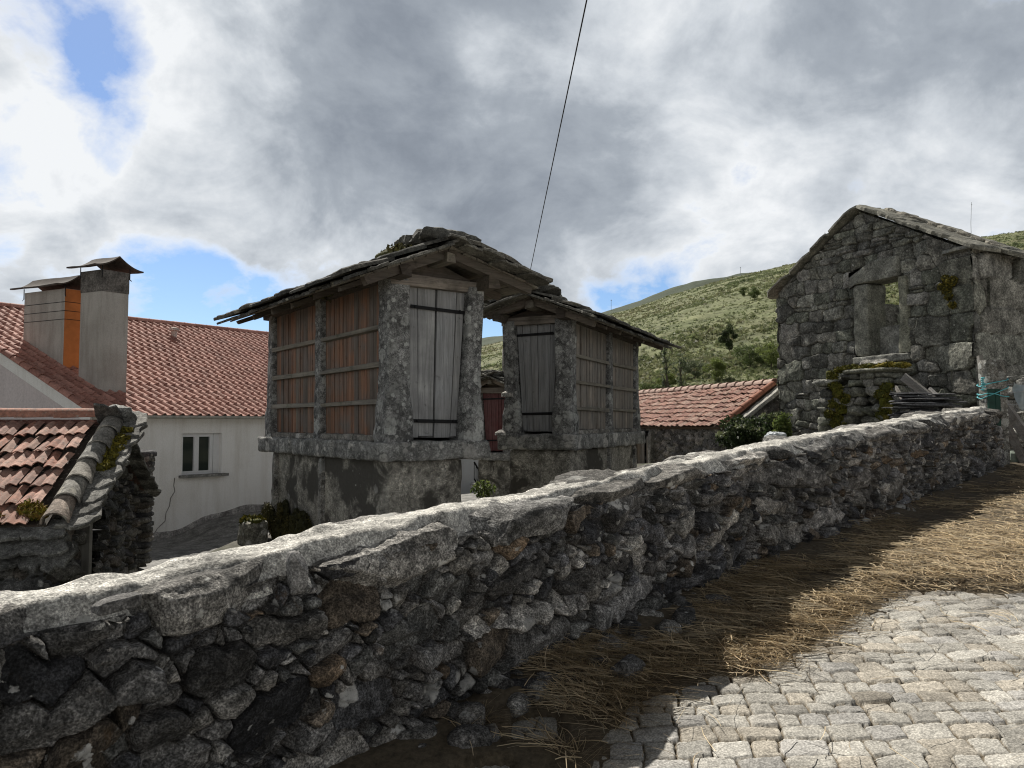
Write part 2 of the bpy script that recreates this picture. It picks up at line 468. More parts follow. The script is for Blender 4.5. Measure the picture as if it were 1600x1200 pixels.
def attr_mat(name, rough=.9, var=.3, scale=20, trans=0, bumpd=0, spec=.2):
    m, nt, b = mk(name); v = coord(nt)
    n = noise(nt, v, scale, 4, .65)
    c = mix(nt, 1, attr(nt), ramp(nt, n, [(.3, 1 - var), (.5, 1), (.7, 1 + var)]), 'MULTIPLY')
    nt.links.new(c, b.inputs['Base Color']); b.inputs['Roughness'].default_value = rough
    b.inputs['Specular IOR Level'].default_value = spec
    if trans:
        t = nt.nodes.new('ShaderNodeBsdfTranslucent'); nt.links.new(c, t.inputs[0])
        mx = nt.nodes.new('ShaderNodeMixShader'); mx.inputs[0].default_value = trans
        nt.links.new(b.outputs[0], mx.inputs[1]); nt.links.new(t.outputs[0], mx.inputs[2])
        nt.links.new(mx.outputs[0], nt.nodes['Material Output'].inputs[0])
    if bumpd: bump(nt, b, n, .5, bumpd)
    return m

# ------------------------------------------------------------------ ground levels
WT = nrm([.7, .714, 0])[:2]; WN = np.array([WT[1], -WT[0]]); WO = np.array([-.26, 3.84])
def w2(s, p): return WO + np.outer(np.atleast_1d(s), WT) + np.outer(np.atleast_1d(p), WN)
_bs = [-30, -6, -4, -2, -.07, .62, 1.53, 2.57, 3.87, 6.27, 10.72, 30, 60]
_bz = [-1.6, -.35, -.24, -.08, .12, .22, .31, .39, .48, .62, .84, 1.9, 3.4]
def base_z(s): return np.interp(s, _bs, _bz)
CTRL = np.array([
 (-5, 9, -.5), (-5, 11, -.7), (-6.5, 15.5, -1.2), (-5.6, 13.5, -1.0), (-8.0, 14.5, -1.2), (-4.6, 15.5, -.8), (-8.5, 17.5, -1.3), (-6.4, 20.4, -.8), (-10, 25, -1), (-1.3, 7.8, .2), (-3.4, 10.6, .1), (1, 11, .35), (2.5, 14.5, .35),
 (0, 20, -.5), (-1.5, 27, -1.1), (5, 18, .5), (5, 22, .45), (8, 15, 1.2), (6.7, 19, 1.1), (9, 13, 1.05), (12, 14, 1.2), (10, 20, 1.4), (-20, 30, -2), (0, 36, -1.6), (15, 36, 1.0),
 (-40, 40, -4), (40, 40, 3), (-12, 8, -.9), (-8, 4, -.7), (-20, 10, -2), (60, 20, 4), (-60, 20, -5)], float)
def ground_z(x, y):
    x = np.atleast_1d(np.asarray(x, float)); y = np.atleast_1d(np.asarray(y, float))
    s = (x - WO[0]) * WT[0] + (y - WO[1]) * WT[1]; p = (x - WO[0]) * WN[0] + (y - WO[1]) * WN[1]
    road = base_z(s)
    d2 = (x[:, None] - CTRL[:, 0]) ** 2 + (y[:, None] - CTRL[:, 1]) ** 2 + .3
    w = 1 / d2 ** 1.6
    back = (w * CTRL[:, 2]).sum(1) / w.sum(1)
    t = sst(-2.5, -.3, p) * sst(-60, -20, -np.abs(s)) 
    back = back * (1 - t) + (road - .1) * t
    return np.where((p > -.25), road, back)

def ray(px, py):
    th = math.atan(62 / 1200); c, s = math.cos(th), math.sin(th)
    u = (px - 800) / 1200; v = (600 - py) / 1200
    return V3(u, c - v * s, s + v * c)
# ------------------------------------------------------------------ materials
M = {}
M['wall'] = stone_mat('dry_stone', lich=(.42, .415, .40), lich_amt=.34, lich_scale=6, speck=.8, bumpd=.02, dark=.5, rust=.3, fleck=.5, con=1.3)
M['cap'] = stone_mat('cap_stone', lich=(.42, .415, .39), lich_amt=.42, lich_scale=4.5, speck=.8, bumpd=.02, dark=.75, rust=.28, con=1.3)
M['mortar'] = stone_mat('mortar', lich=(.5, .49, .46), lich_amt=.3, lich_scale=4, speck=.6, bumpd=.014, dark=.3)
M['ruin'] = stone_mat('ruin_granite', lich=(.27, .265, .235), lich_amt=.3, lich_scale=5, speck=.5, moss=(.085, .085, .025), moss_amt=.24, bumpd=.018, dark=.5, rust=.12, con=1.25)
M['ruin_dressed'] = stone_mat('dressed_granite', lich=(.22, .215, .17), lich_amt=.2, lich_scale=5, speck=.5, bumpd=.01, dark=.2)
M['shed'] = stone_mat('shed_stone', lich=(.34, .335, .32), lich_amt=.35, lich_scale=7, speck=.6, bumpd=.014, dark=.5)
M['granite'] = stone_mat('lichen_granite', lich=(.33, .335, .32), lich_amt=.6, lich_scale=7, speck=.7, bumpd=.012, dark=.75)
M['plinth'] = stone_mat('plinth_render', lich=(.32, .315, .29), lich_amt=.25, lich_scale=6, speck=.8, blot=(.085, .08, .07), blot_scale=1.9, blot_amt=.49, bumpd=.01, dark=.2)
M['ledge'] = stone_mat('ledge_stone', lich=(.42, .41, .385), lich_amt=.55, lich_scale=4.5, speck=.7, bumpd=.014, dark=.6)
M['slate'] = stone_mat('roof_slate', lich=(.28, .275, .23), lich_amt=.35, lich_scale=6, speck=.4, moss=(.09, .085, .025), moss_amt=.3, bumpd=.008, dark=.3)
M['slate_dark'] = stone_mat('split_slate', lich=(.3, .3, .28), lich_amt=.2, lich_scale=8, speck=.4, bumpd=.006, dark=.3)
M['moss'] = attr_mat('moss', var=.6, scale=45, bumpd=.02)
M['tile_house'] = tile_mat('house_tile', stain=(.12, .07, .06), stain_amt=.3, lich_amt=.05)
M['tile_old'] = tile_mat('old_tile', stain=(.12, .09, .08), stain_amt=.55, lich=(.4, .36, .31), lich_amt=.5, moss=.25)
M['tile_barn'] = tile_mat('barn_tile', stain=(.08, .06, .05), stain_amt=.35, lich=(.4, .36, .3), lich_amt=.25, moss=.2)
M['cover'] = stone_mat('cover_tile', lich=(.38, .36, .31), lich_amt=.4, lich_scale=9, speck=.4, bumpd=.006, dark=.4)
M['cobble'] = stone_mat('granite_sett', lich=(.5, .49, .46), lich_amt=.12, lich_scale=9, speck=.45, bumpd=.0025, dark=.1, con=.68)
M['straw'] = attr_mat('straw', rough=.75, var=.15, scale=5, trans=.25)
M['leaf'] = attr_mat('leaf', rough=.6, var=.2, scale=3, trans=.45, spec=.3)
M['bark'] = attr_mat('bark', var=.4, scale=12, bumpd=.02)
M['metal_black'] = simple_mat('wrought_iron', (.012, .012, .013), .7)
M['zinc'] = simple_mat('gutter_metal', (.45, .44, .4), .5)
M['pvc'] = simple_mat('white_frame', (.75, .76, .77), .4, var=.05, bumpd=0)
M['cap_metal'] = simple_mat('chimney_hood', (.085, .068, .058), .8, .4, 9)
M['orange'] = simple_mat('ochre_render', (.46, .16, .05), .85, .22, 2.5)
M['galv'] = simple_mat('mast_metal', (.3, .31, .32), .5)
M['concrete'] = stone_mat('concrete', lich=(.42, .42, .4), lich_amt=.15, lich_scale=4, speck=.3, bumpd=.006, dark=.15)
M['green_paint'] = simple_mat('green_paint', (.008, .045, .032), .45, .3)
M['twine'] = simple_mat('blue_twine', (.12, .45, .5), .6, .2)
M['plastic'] = simple_mat('grey_plastic', (.36, .42, .45), .4, .15)
M['bag'] = simple_mat('pale_plastic', (.6, .64, .68), .35, .15, 20, bumpd=.01)
M['wire'] = simple_mat('black_cable', (.02, .02, .02), .6)

def glass_mat():
    m, nt, b = mk('window_glass')
    b.inputs['Base Color'].default_value = (.03, .04, .035, 1); b.inputs['Roughness'].default_value = .06
    b.inputs['Specular IOR Level'].default_value = .6
    return m
M['glass'] = glass_mat()

def plaster_mat(name, c, dirt, amt=.5, bumpd=.004, bscale=60):
    m, nt, b = mk(name); v = coord(nt)
    vs = coord(nt, (3, 3, .35))
    n1 = noise(nt, v, .8, 5, .6); n2 = noise(nt, vs, 1.5, 5, .65); n3 = noise(nt, v, bscale, 4, .6)
    c0 = mix(nt, ramp(nt, n2, [(.45, 0), (.8, amt)]), c, dirt)
    c0 = mix(nt, ramp(nt, n1, [(.5, 0), (.8, amt * .7)]), c0, dirt)
    c0 = mix(nt, 1, c0, ramp(nt, n3, [(.3, .88), (.6, 1.06)]), 'MULTIPLY')
    nt.links.new(c0, b.inputs['Base Color'])
    bump(nt, b, n3, .6, bumpd)
    return m
M['plaster'] = plaster_mat('white_plaster', (.88, .875, .855), (.56, .53, .47), .55)
M['roughcast'] = plaster_mat('roughcast', (.66, .60, .60), (.45, .40, .39), .4, .02, 18)
M['chimney'] = plaster_mat('chimney_render', (.46, .435, .40), (.22, .195, .17), .8, .006, 40)
M['white_far'] = plaster_mat('far_white_plaster', (.66, .68, .7), (.5, .5, .5), .3)

WOODC = {'red': [(.21, .115, .075), (.19, .12, .085), (.155, .1, .072), (.22, .125, .082)], 'grey': [(.23, .2, .172), (.26, .23, .2), (.19, .165, .142), (.24, .21, .18)],
         'brown': [(.12, .1, .085), (.15, .125, .1), (.1, .085, .07)], 'door': [(.3, .3, .295), (.25, .255, .26), (.28, .275, .265)]}
def wc(k): return np.array(random.choice(WOODC[k])) * random.uniform(1.0, 1.5)

# ------------------------------------------------------------------ ground sheet
def ground():
    def axis(a, b, f0, f1, fine, coarse):
        x = [a]
        while x[-1] < b:
            x.append(x[-1] + (fine if f0 <= x[-1] < f1 else coarse))
        return np.array(x)
    X = axis(-400, 400, -16, 22, .22, 9); Y = axis(-60, 420, -4, 34, .22, 9)
    Y = Y[Y < 60]
    XX, YY = np.meshgrid(X, Y, indexing='ij')
    x, y = XX.ravel(), YY.ravel()
    z = ground_z(np.clip(x, -60, 60), np.clip(y, -30, 45))
    P = np.stack([x, y, np.zeros_like(x)], 1)
    s = (x - WO[0]) * WT[0] + (y - WO[1]) * WT[1]; p = (x - WO[0]) * WN[0] + (y - WO[1]) * WN[1]
    z = z + np.where(p > -.3, -.06, .05 * fbm(P, 1.2, 4, 3))
    mb = MB(); mb.add(np.stack([x, y, z], 1), grid_quads(len(X), len(Y)), col=(.1, .1, .07))
    m, nt, b = mk('earth'); v = coord(nt)
    n1 = noise(nt, v, .5, 6, .65); n2 = noise(nt, v, 9, 6, .7)
    c = mix(nt, ramp(nt, n1, [(.4, 0), (.6, 1)]), (.11, .10, .085), (.07, .075, .045))
    c = mix(nt, 1, c, ramp(nt, n2, [(.3, .5), (.7, 1.4)]), 'MULTIPLY')
    nt.links.new(c, b.inputs['Base Color']); bump(nt, b, n2, .8, .03)
    tag(mb.build('ground', m, smooth=True), kind='structure')
ground()

# concrete path at the foot of the white house
def path():
    pts = []
    T = np.linspace(-2, 11, 40); W = np.linspace(0, 5.2, 14)
    r = V3(.608, .794, 0); g = nrm([.794, -.608, 0]); c0 = V3(-9.25, 17, 0)
    for t in T:
        for w in W: pts.append(c0 + r * t + g * (w - .6))
    P = np.array(pts); P[:, 2] = ground_z(P[:, 0], P[:, 1]) + .07 + .02 * fbm(P, 1.5, 3, 5)
    mb = MB(); mb.add(P, grid_quads(40, 14)[:, ::-1], col=(.2, .195, .185))
    tag(mb.build('path', M['concrete'], smooth=True), kind='structure')
path()

# ------------------------------------------------------------------ cobbled road
def zroad(x, y): return base_z((x - WO[0]) * WT[0] + (y - WO[1]) * WT[1])
def road():
    X = np.concatenate([np.arange(-.9, 4.2, .006), np.arange(4.2, 7.5, .014)])
    Y = [2.3]
    while Y[-1] < 8.6: Y.append(Y[-1] + .0027 * Y[-1])
    Y = np.array(Y)
    XX, YY = np.meshgrid(X, Y, indexing='ij'); x, y = XX.ravel(), YY.ravel()
    a = math.radians(6); ca, sa = math.cos(a), math.sin(a)
    u = x * ca - y * sa; v = x * sa + y * ca
    v = v + .05 * np.sin(u * .9)
    S = row_sites(u.min() - .3, u.max() + .3, v.min() - .3, v.max() + .3, (.10, .145), (.10, .21), 11, .05, split=False)
    S[:, 4] += rng.normal(0, .07, len(S))
    h, sid, e, k = stone_eval(u, v, S, seed=21, p=6, jd=.018, rw=.007, dome=.002, H=.004, tilt=.04, rough=.0022, warp=.013, wf=9, facets=2, fsl=.05)
    z = zroad(x, y) + h
    pal = 1.2 * np.array([(.31, .297, .268), (.33, .318, .29), (.285, .272, .247), (.32, .293, .25), (.295, .286, .27), (.345, .33, .298)])
    pc = np.random.default_rng(3).choice(len(pal), len(S)); tone = np.random.default_rng(4).normal(1, .1, len(S))
    c = pal[pc][sid] * tone[sid][:, None]
    soil = np.array((.15, .122, .085))
    c = soil + (c - soil) * sst(.2, .7, k)[:, None]
    p = (x - WO[0]) * WN[0] + (y - WO[1]) * WN[1]
    mb = MB(); mb.add(np.stack([x, y, z], 1), grid_quads(len(X), len(Y)), col=c)
    # plain continuation beyond the modelled setts
    X2 = np.linspace(-12, 40, 120); Y2 = np.linspace(-40, 40, 160)
    XX, YY = np.meshgrid(X2, Y2, indexing='ij'); x, y = XX.ravel(), YY.ravel()
    P = np.stack([x, y, zroad(x, y) - .035], 1)
    p = (x - WO[0]) * WN[0] + (y - WO[1]) * WN[1]
    q = grid_quads(120, 160); q = q[(p[q] > .2).all(1)]
    mb.add(P, q, col=(.33, .31, .28))
    tag(mb.build('road', M['cobble'], smooth=True), kind='structure')
road()

# ------------------------------------------------------------------ earth verge along the wall
EDGE_S = [-4, -1, .07, .31, .9, 1.09, 1.24, 1.7, 2.47, 3.15, 3.38, 3.53, 5, 9, 14]
EDGE_P = [.75, .75, .79, .71, .56, .71, .93, .96, .96, 1.0, 1.34, 1.68, 2.6, 3.2, 4.5]
def edge(s): return np.interp(s, EDGE_S, EDGE_P)
def verge_z(s, p):
    xy = WO + s[:, None] * WT + p[:, None] * WN
    P = np.concatenate([xy, np.zeros((len(s), 1))], 1)
    d = edge(s) + .12 * fbm(P, 3, 3, 8) - p
    z = base_z(s) + np.clip(d * .18, -.06, .05) + .018 * fbm(P, 5, 4, 6) + .008 * fbm(P, 25, 3, 7)
    z = z + .05 * sst(.35, 0, p)
    # near the camera the earth is thin and the setts come through
    z = z - .16 * sst(1.5, .6, s) * sst(-.02, .22, fbm(P, 1.9, 3, 15)) * sst(.12, .3, p)
    return xy, z
def verge():
    s = np.concatenate([np.arange(-4, 6, .03), np.arange(6, 16, .07)]); p = np.arange(-.12, 5.2, .03)
    S, P = np.meshgrid(s, p, indexing='ij'); S, P = S.ravel(), P.ravel()
    xy, z = verge_z(S, P)
    q = grid_quads(len(s), len(p)); q = q[(P[q] < edge(S[q]) + .35).all(1)][:, ::-1]
    m, nt, b = mk('verge_soil'); v = coord(nt)
    n1 = noise(nt, v, 3, 6, .65); n2 = noise(nt, v, 30, 6, .7)
    c = mix(nt, n1, (.075, .062, .046), (.15, .12, .08))
    c = mix(nt, 1, c, ramp(nt, n2, [(.3, .5), (.7, 1.4)]), 'MULTIPLY')
    nt.links.new(c, b.inputs['Base Color']); bump(nt, b, n2, .9, .02)
    mb = MB(); mb.add(np.concatenate([xy, z[:, None]], 1), q)
    tag(mb.build('verge', m, smooth=True), kind='structure')
verge()

def straw():
    r = np.random.default_rng(5)
    N = 46000
    s = np.concatenate([r.uniform(-2.6, 5.5, int(N * .72)), r.uniform(5.5, 13.5, N - int(N * .72))])
    e = edge(s)
    p = r.uniform(0, 1, N) ** .9 * (e + r.normal(0, .05, N))
    P0 = np.stack([s, p, np.zeros(N)], 1)
    dens = fbm(P0, 1.3, 3, 12) + .55 * fbm(P0, 5, 2, 14)
    near_lo = (s < .9)
    keep = dens > np.where(near_lo, 0, -.12) + .35 * sst(.25, 0, p) 
    # sunny heap by the setts
    heap = ((s > 2.3) & (p > .7))
    keep |= heap & (r.random(N) < .75)
    # strays on the setts
    st = r.random(N) < .012
    p = np.where(st, p + r.uniform(0, 2.2, N), p); keep |= st
    s, p, dens, heap, st = s[keep], p[keep], dens[keep], heap[keep], st[keep]; n = len(s)
    xy, z = verge_z(s, p)
    z = np.where(st & (p > edge(s)), base_z(s) + .016, z)
    L = r.uniform(.09, .34, n) * np.where(heap, .8, 1)
    ang = r.normal(0.15, .75, n) + math.atan2(WT[1], WT[0]) - .35
    ang = np.where(r.random(n) < .42, r.uniform(0, np.pi, n), ang)
    cur = r.normal(0, .5, n); lift = np.abs(r.normal(0, .016, n)) + np.clip(dens, 0, .5) * .05 * r.random(n)
    lift = np.where(heap, lift + .04 * r.random(n), lift)
    arch = r.uniform(0, .25, n) * L * .3
    wd = r.uniform(.0016, .0042, n) * (1 + .5 * sst(2, 8, s))
    K = 5; V = []
    x, y = xy[:, 0].copy(), xy[:, 1].copy()
    fr = np.linspace(0, 1, K)
    for i in range(K):
        a = ang + cur * (fr[i] - .5)
        dx, dy = np.cos(a) * L / (K - 1), np.sin(a) * L / (K - 1)
        if i: x = x + dx; y = y + dy
        zz = z + .004 + lift + arch * 4 * fr[i] * (1 - fr[i]) + (fr[i] - .5) * L * r.normal(0, .05, n)
        px, py = -np.sin(a) * wd * .5, np.cos(a) * wd * .5
        V.append(np.stack([x + px, y + py, zz], 1)); V.append(np.stack([x - px, y - py, zz + wd * .5], 1))
    V = np.stack(V, 1)                      # n, 2K, 3
    b0 = np.arange(n)[:, None] * 2 * K
    Q = np.concatenate([np.stack([b0[:, 0] + 2 * i, b0[:, 0] + 2 * i + 1, b0[:, 0] + 2 * i + 3, b0[:, 0] + 2 * i + 2], 1) for i in range(K - 1)])
    pal = np.array([(.52, .41, .26), (.42, .33, .21), (.62, .51, .34), (.22, .175, .12), (.46, .37, .25), (.30, .26, .19)])
    c = pal[r.integers(0, len(pal), n)] * r.uniform(.75, 1.2, (n, 1)) * 1.22
    mb = MB(); mb.add(V.reshape(-1, 3), Q, col=np.repeat(c, 2 * K, 0))
    tag(mb.build('straw', M['straw']), kind='stuff')
straw()

# ------------------------------------------------------------------ the dry stone wall
TOP_S = [-6, -4, -2, -1.66, -1.33, -.95, -.6, 0, .9, 2.0, 3.0, 4.6, 6.5, 8.8, 10.9, 12]
TOP_Z = [.72, .85, 1.0, 1.0, 1.03, 1.07, 1.1, 1.13, 1.2, 1.29, 1.36, 1.48, 1.60, 1.75, 1.84, 1.9]
def top_z(s): return np.interp(s, TOP_S, TOP_Z)
WTH = .5
T3 = V3(*WT, 0); N3 = V3(*WN, 0)
def wp(s, p, z): return np.concatenate([w2(s, 0)[:, :2] + np.atleast_1d(p)[:, None] * WN, np.atleast_1d(z)[:, None]], 1)

WALLPAL = .8 * np.array([(.15, .145, .14), (.11, .11, .115), (.2, .19, .175), (.17, .14, .11), (.13, .13, .125), (.24, .23, .215), (.085, .085, .09), (.16, .155, .15), (.3, .29, .27), (.16, .12, .085), (.19, .185, .18)])
def stone_wall():
    root = thing('stone_wall', [*w2(3, 0)[0], base_z(3)], 'long dry stone boundary wall with rough sunlit capstones running up beside the cobbled lane', 'wall')
    s = [-4.0]
    while s[-1] < 11.0:
        q = w2(s[-1], 0)[0]; d = np.hypot(*q); s.append(s[-1] + max(.005, .0018 * d) * (1 if s[-1] > -2.2 else 4))
    s = np.array(s)
    v = np.arange(-.45, 1.9, .0062)
    SS, VV = np.meshgrid(s, v, indexing='ij'); S_, V_ = SS.ravel(), VV.ravel()
    # shear so that courses follow the slope a little
    vb = V_ - base_z(S_) * .8
    st = dart_sites(-4.4, 11.4, -.6, 1.5, [(16, (.34, .55), (.09, .13), .12), (90, (.22, .42), (.055, .12), .2), (1500, (.10, .2), (.035, .085), .35), (6000, (.055, .10), (.022, .055), .6), (18000, (.025, .05), (.014, .03), .9)], 5, .62,
                   first=[(-1.78, .70, .36, .085, .12), (-1.22, .66, .15, .085, .05), (-1.42, .52, .10, .06, 0), (-.62, .78, .17, .10, .1), (-.30, .56, .2, .1, .15), (-1.0, .42, .22, .10, .1), (-1.75, .42, .2, .09, 0), (-.2, .92, .14, .07, .25), (.35, .62, .34, .06, .12), (.2, .30, .17, .10, 0), (1.1, .75, .2, .08, .2), (-.55, .30, .18, .10, 0)])
    st = np.concatenate([st])
    h, sid, e, k = stone_eval(S_, vb, st, seed=5, poly=True, jd=.07, rw=.007, dome=.002, H=.026, tilt=.22, rough=.011, warp=.010, wf=13, facets=6, fsl=.75, layer=.006)
    bz = base_z(S_)
    h = h + .05 * np.clip((1.0 - (V_ - bz)), -.2, 1.2) + .02 * fbm(np.stack([S_, V_, S_ * 0], 1), 1.2, 2, 44)
    r = np.random.default_rng(9)
    ci = r.choice(len(WALLPAL), len(st), p=np.array([3, 3, 2, 1.2, 3, 1.5, 2, 3, .6, .7, 2]) / 22.0); tone = r.normal(1, .3, len(st)).clip(.4, 2.0); tone[:12] *= .6; ci[:12] = r.choice([0, 1, 3, 4, 6], 12)
    c = WALLPAL[ci][sid] * tone[sid][:, None]
    jc = np.array((.05, .045, .04))
    c = jc + (c - jc) * sst(.1, .5, k)[:, None]
    q = grid_quads(len(s), len(v))
    tz = top_z(S_)
    ok = (V_ > bz - .12) & (V_ < tz - .1)
    q = q[ok[q].any(1)][:, ::-1]
    mb = MB(); P = wp(S_, h, V_)
    mb.add(P, q, col=c)
    # core, back face and end
    sb = np.linspace(-4, 11.0, 90)
    rows = []
    for (pp, f) in ((-.1, 0), (-.1, 1), (-WTH + .05, 1), (-WTH - .03, 0)):
        z = np.where(f, top_z(sb) - .1, base_z(sb) - .5)
        rows.append(wp(sb, np.full_like(sb, pp), z))
    R = np.stack(rows, 1); mb.add(R.reshape(-1, 3), grid_quads(90, 4), col=(.12, .115, .11))
    mb.build('masonry', M['wall'], root, smooth=True)
    # rough back and end stones
    mb = MB()
    for i in range(150):
        sv = rng.uniform(-3.8, 10.9); zz = rng.uniform(base_z(sv) - .3, top_z(sv) - .15)
        c0 = wp(sv, [-WTH + .02], zz)[0]
        rock(mb, c0, T3 * rng.uniform(.1, .25), N3 * .09, UPV * rng.uniform(.05, .11), (5, 4, 4), 4, .03, 6, i, col=WALLPAL[rng.integers(0, 8)])
    for i in range(26):
        pp = rng.uniform(-WTH + .05, -.05); zz = rng.uniform(base_z(11) - .1, top_z(11) - .12)
        rock(mb, wp(11.0, [pp], zz)[0], T3 * .1, N3 * rng.uniform(.08, .16), UPV * rng.uniform(.06, .1), (4, 5, 4), 4, .03, 6, i + 300, col=WALLPAL[rng.integers(0, 8)] * 1.3)
    mb.build('rear_stones', M['wall'], root, smooth=True)
    # capstones
    r = np.random.default_rng(31)
    segs = [(-4, -3.1), (-3.1, -2.42), (-2.42, -1.72), (-1.62, -.93), (-.88, .04), (.06, .95), (.95, 1.75), (1.75, 2.6)]
    x = 2.6
    while x < 10.95:
        l = r.uniform(.5, 1.0); segs.append((x, min(x + l, 11.05))); x += l
    thick = {3: .25, 2: .27, 4: .24, 5: .17, 6: .16}
    capc = np.array([(.18, .175, .165), (.13, .127, .122), (.22, .21, .195), (.16, .152, .14)])
    for i, (a, b) in enumerate(segs):
        th = thick.get(i, r.uniform(.12, .18)); m_ = (a + b) / 2
        d = np.hypot(*w2(m_, 0)[0]); res = max(.010, .0024 * d)
        sl = (top_z(b) - top_z(a)) / (b - a)
        ax = (T3 + UPV * (sl + r.normal(0, .010))) * ((b - a) / 2 + r.uniform(-.012, .01))
        hw = WTH / 2 + r.uniform(.015, .06)
        c0 = wp(m_, [-WTH / 2 + r.uniform(-.025, .035)], top_z(m_) - th / 2 - .014 + r.normal(0, .006))[0]
        n = (int((b - a) / res), int(2 * hw / res / 1.3), int(th / res))
        mb = MB()
        bb = N3 * hw + UPV * r.normal(-.01, .015)
        def warp(P, sd=i):
            f = fbm(P, 2.2, 3, 60 + sd)
            up = P.copy()
            rel = (P - c0) @ UPV
            # undercut, lumpy lower front edge
            up[:, 2] += np.where(rel < 0, .05 * f * min(1, th / .2), .022 * f)
            fr = np.maximum(0, -rel / th * 2)
            up[:, :2] -= (N3[:2] * (.035 * fr * (1 + f))[:, None])
            return up
        rock(mb, c0, ax, bb, UPV * th / 2, n, 8, .05, 3.2, i + 40, col=capc[r.integers(0, 4)] * r.uniform(.7, 1.25), warp=warp, octs=7, cuts=11, gain=.56)
        mb.build('capstone', M['cap'], root, smooth=True)
    # mortar bed poured between and over the caps
    su = []
    x = -4.0
    while x < 11.0: su.append(x); x += max(.02, .004 * np.hypot(*w2(x, 0)[0]))
    su = np.array(su); pv = np.linspace(-WTH + .04, -.05, 40)
    A, B = np.meshgrid(su, pv, indexing='ij'); A, B = A.ravel(), B.ravel()
    P0 = np.stack([A, B, A * 0], 1)
    z = top_z(A) - .006 + .026 * fbm(P0, 2.6, 4, 71) + .016 * fbm(P0, 12, 5, 72) - .16 * sst(-.17, -.05, B + .07 * fbm(P0, 4, 4, 73)) - .16 * sst(-WTH + .14, -WTH + .05, B)
    z += .02 * sst(.05, .3, fbm(P0, 1.7, 2, 75))
    mb = MB(); mb.add(wp(A, B, z), grid_quads(len(su), len(pv)), col=(.46, .445, .41))
    mb.build('mortar_bed', M['mortar'], root, smooth=True)
    # mortar plug and brick set in the front of the coping
    mb = MB()
    rock(mb, wp(-1.6, [.03], .985)[0], T3 * .07 + UPV * .008, N3 * .05, UPV * .022, (24, 12, 8), 9, .008, 9, 5, col=(.15, .145, .14), octs=5, cuts=4)
    rock(mb, wp(-.9, [.0], .985)[0], T3 * .035, N3 * .04, UPV * .085, (10, 8, 18), 6, .014, 8, 6, col=(.17, .165, .16), octs=5, cuts=6)
    mb.build('mortar_plug', M['mortar'], root, smooth=True)
    # loose stones at the foot
    mb = MB()
    for i in range(95):
        sv = r.uniform(-1.5, 9) if i < 45 else r.uniform(-1.4, 2.2); pp = abs(r.normal(.03, .05)) + .03 if i < 45 else abs(r.normal(.1, .13))
        c0 = wp(sv, [pp], base_z(sv) + .045)[0]; a = r.uniform(0, 3.14); q_ = r.uniform(.04, .12)
        rock(mb, c0, (math.cos(a) * T3 + math.sin(a) * N3) * q_, (-math.sin(a) * T3 + math.cos(a) * N3) * q_ * .7, UPV * q_ * r.uniform(.4, .8), (7, 7, 6), 3.2, .03, 7, i + 500, col=WALLPAL[r.integers(0, len(WALLPAL))] * .7, facet=.9)
    mb.build('footing_stones', M['wall'], root, smooth=True)
stone_wall()
# ------------------------------------------------------------------ shared builders
def stone_sheet(mb, O, U, Nn, w, h, res, sites, mask=None, pal=None, seed=1, jc=(.05, .048, .04), top=None, **kw):
    u = np.arange(0, w + res, res); v = np.arange(0, h + res, res)
    A, B = np.meshgrid(u, v, indexing='ij'); a, b = A.ravel(), B.ravel()
    hh, sid, e, k = stone_eval(a, b, sites, seed=seed, **kw)
    r = np.random.default_rng(seed + 5)
    ci = r.integers(0, len(pal), len(sites)); tone = r.normal(1, .15, len(sites)).clip(.6, 1.5)
    c = np.asarray(pal)[ci][sid] * tone[sid][:, None]; jc = np.array(jc)
    c = jc + (c - jc) * sst(.1, .5, k)[:, None]
    P = np.asarray(O) + a[:, None] * U + b[:, None] * UPV + hh[:, None] * Nn
    q = grid_quads(len(u), len(v))
    if mask is not None: q = q[mask(a, b)[q].all(1)]
    if np.dot(np.cross(U, UPV), Nn) < 0: q = q[:, ::-1]
    mb.add(P, q, col=c)

def moss_lump(mb, c, a, b, d, seed, n=420, size=.03, cols=((.16, .14, .02), (.22, .18, .025), (.09, .095, .02), (.06, .07, .02))):
    """a cushion of moss: lumpy body with a pelt of short blades"""
    cols = np.array(cols)
    for i in range(5):
        o = rng.uniform(-.55, .55, 3)
        cc = c + o[0] * a + o[1] * b + o[2] * d
        rock(mb, cc, a * .55, b * .55, d * .6, (6, 6, 5), 2.6, .25 * np.linalg.norm(d), 1.2 / max(np.linalg.norm(a), .05), seed + i, col=cols[rng.integers(0, len(cols))] * .9)
    p = rng.normal(0, 1, (n, 3)); p /= np.linalg.norm(p, axis=1)[:, None]; p *= rng.uniform(.75, 1.05, (n, 1))
    P = c + p[:, :1] * a + p[:, 1:2] * b + p[:, 2:3] * d
    t = rng.normal(0, size, (n, 3, 3)); t[:, 2, 2] += size
    mb.add((P[:, None] + t).reshape(-1, 3), None, np.arange(n * 3).reshape(-1, 3), col=np.repeat(cols[rng.integers(0, len(cols), n)] * rng.uniform(.7, 1.3, (n, 1)), 3, 0))

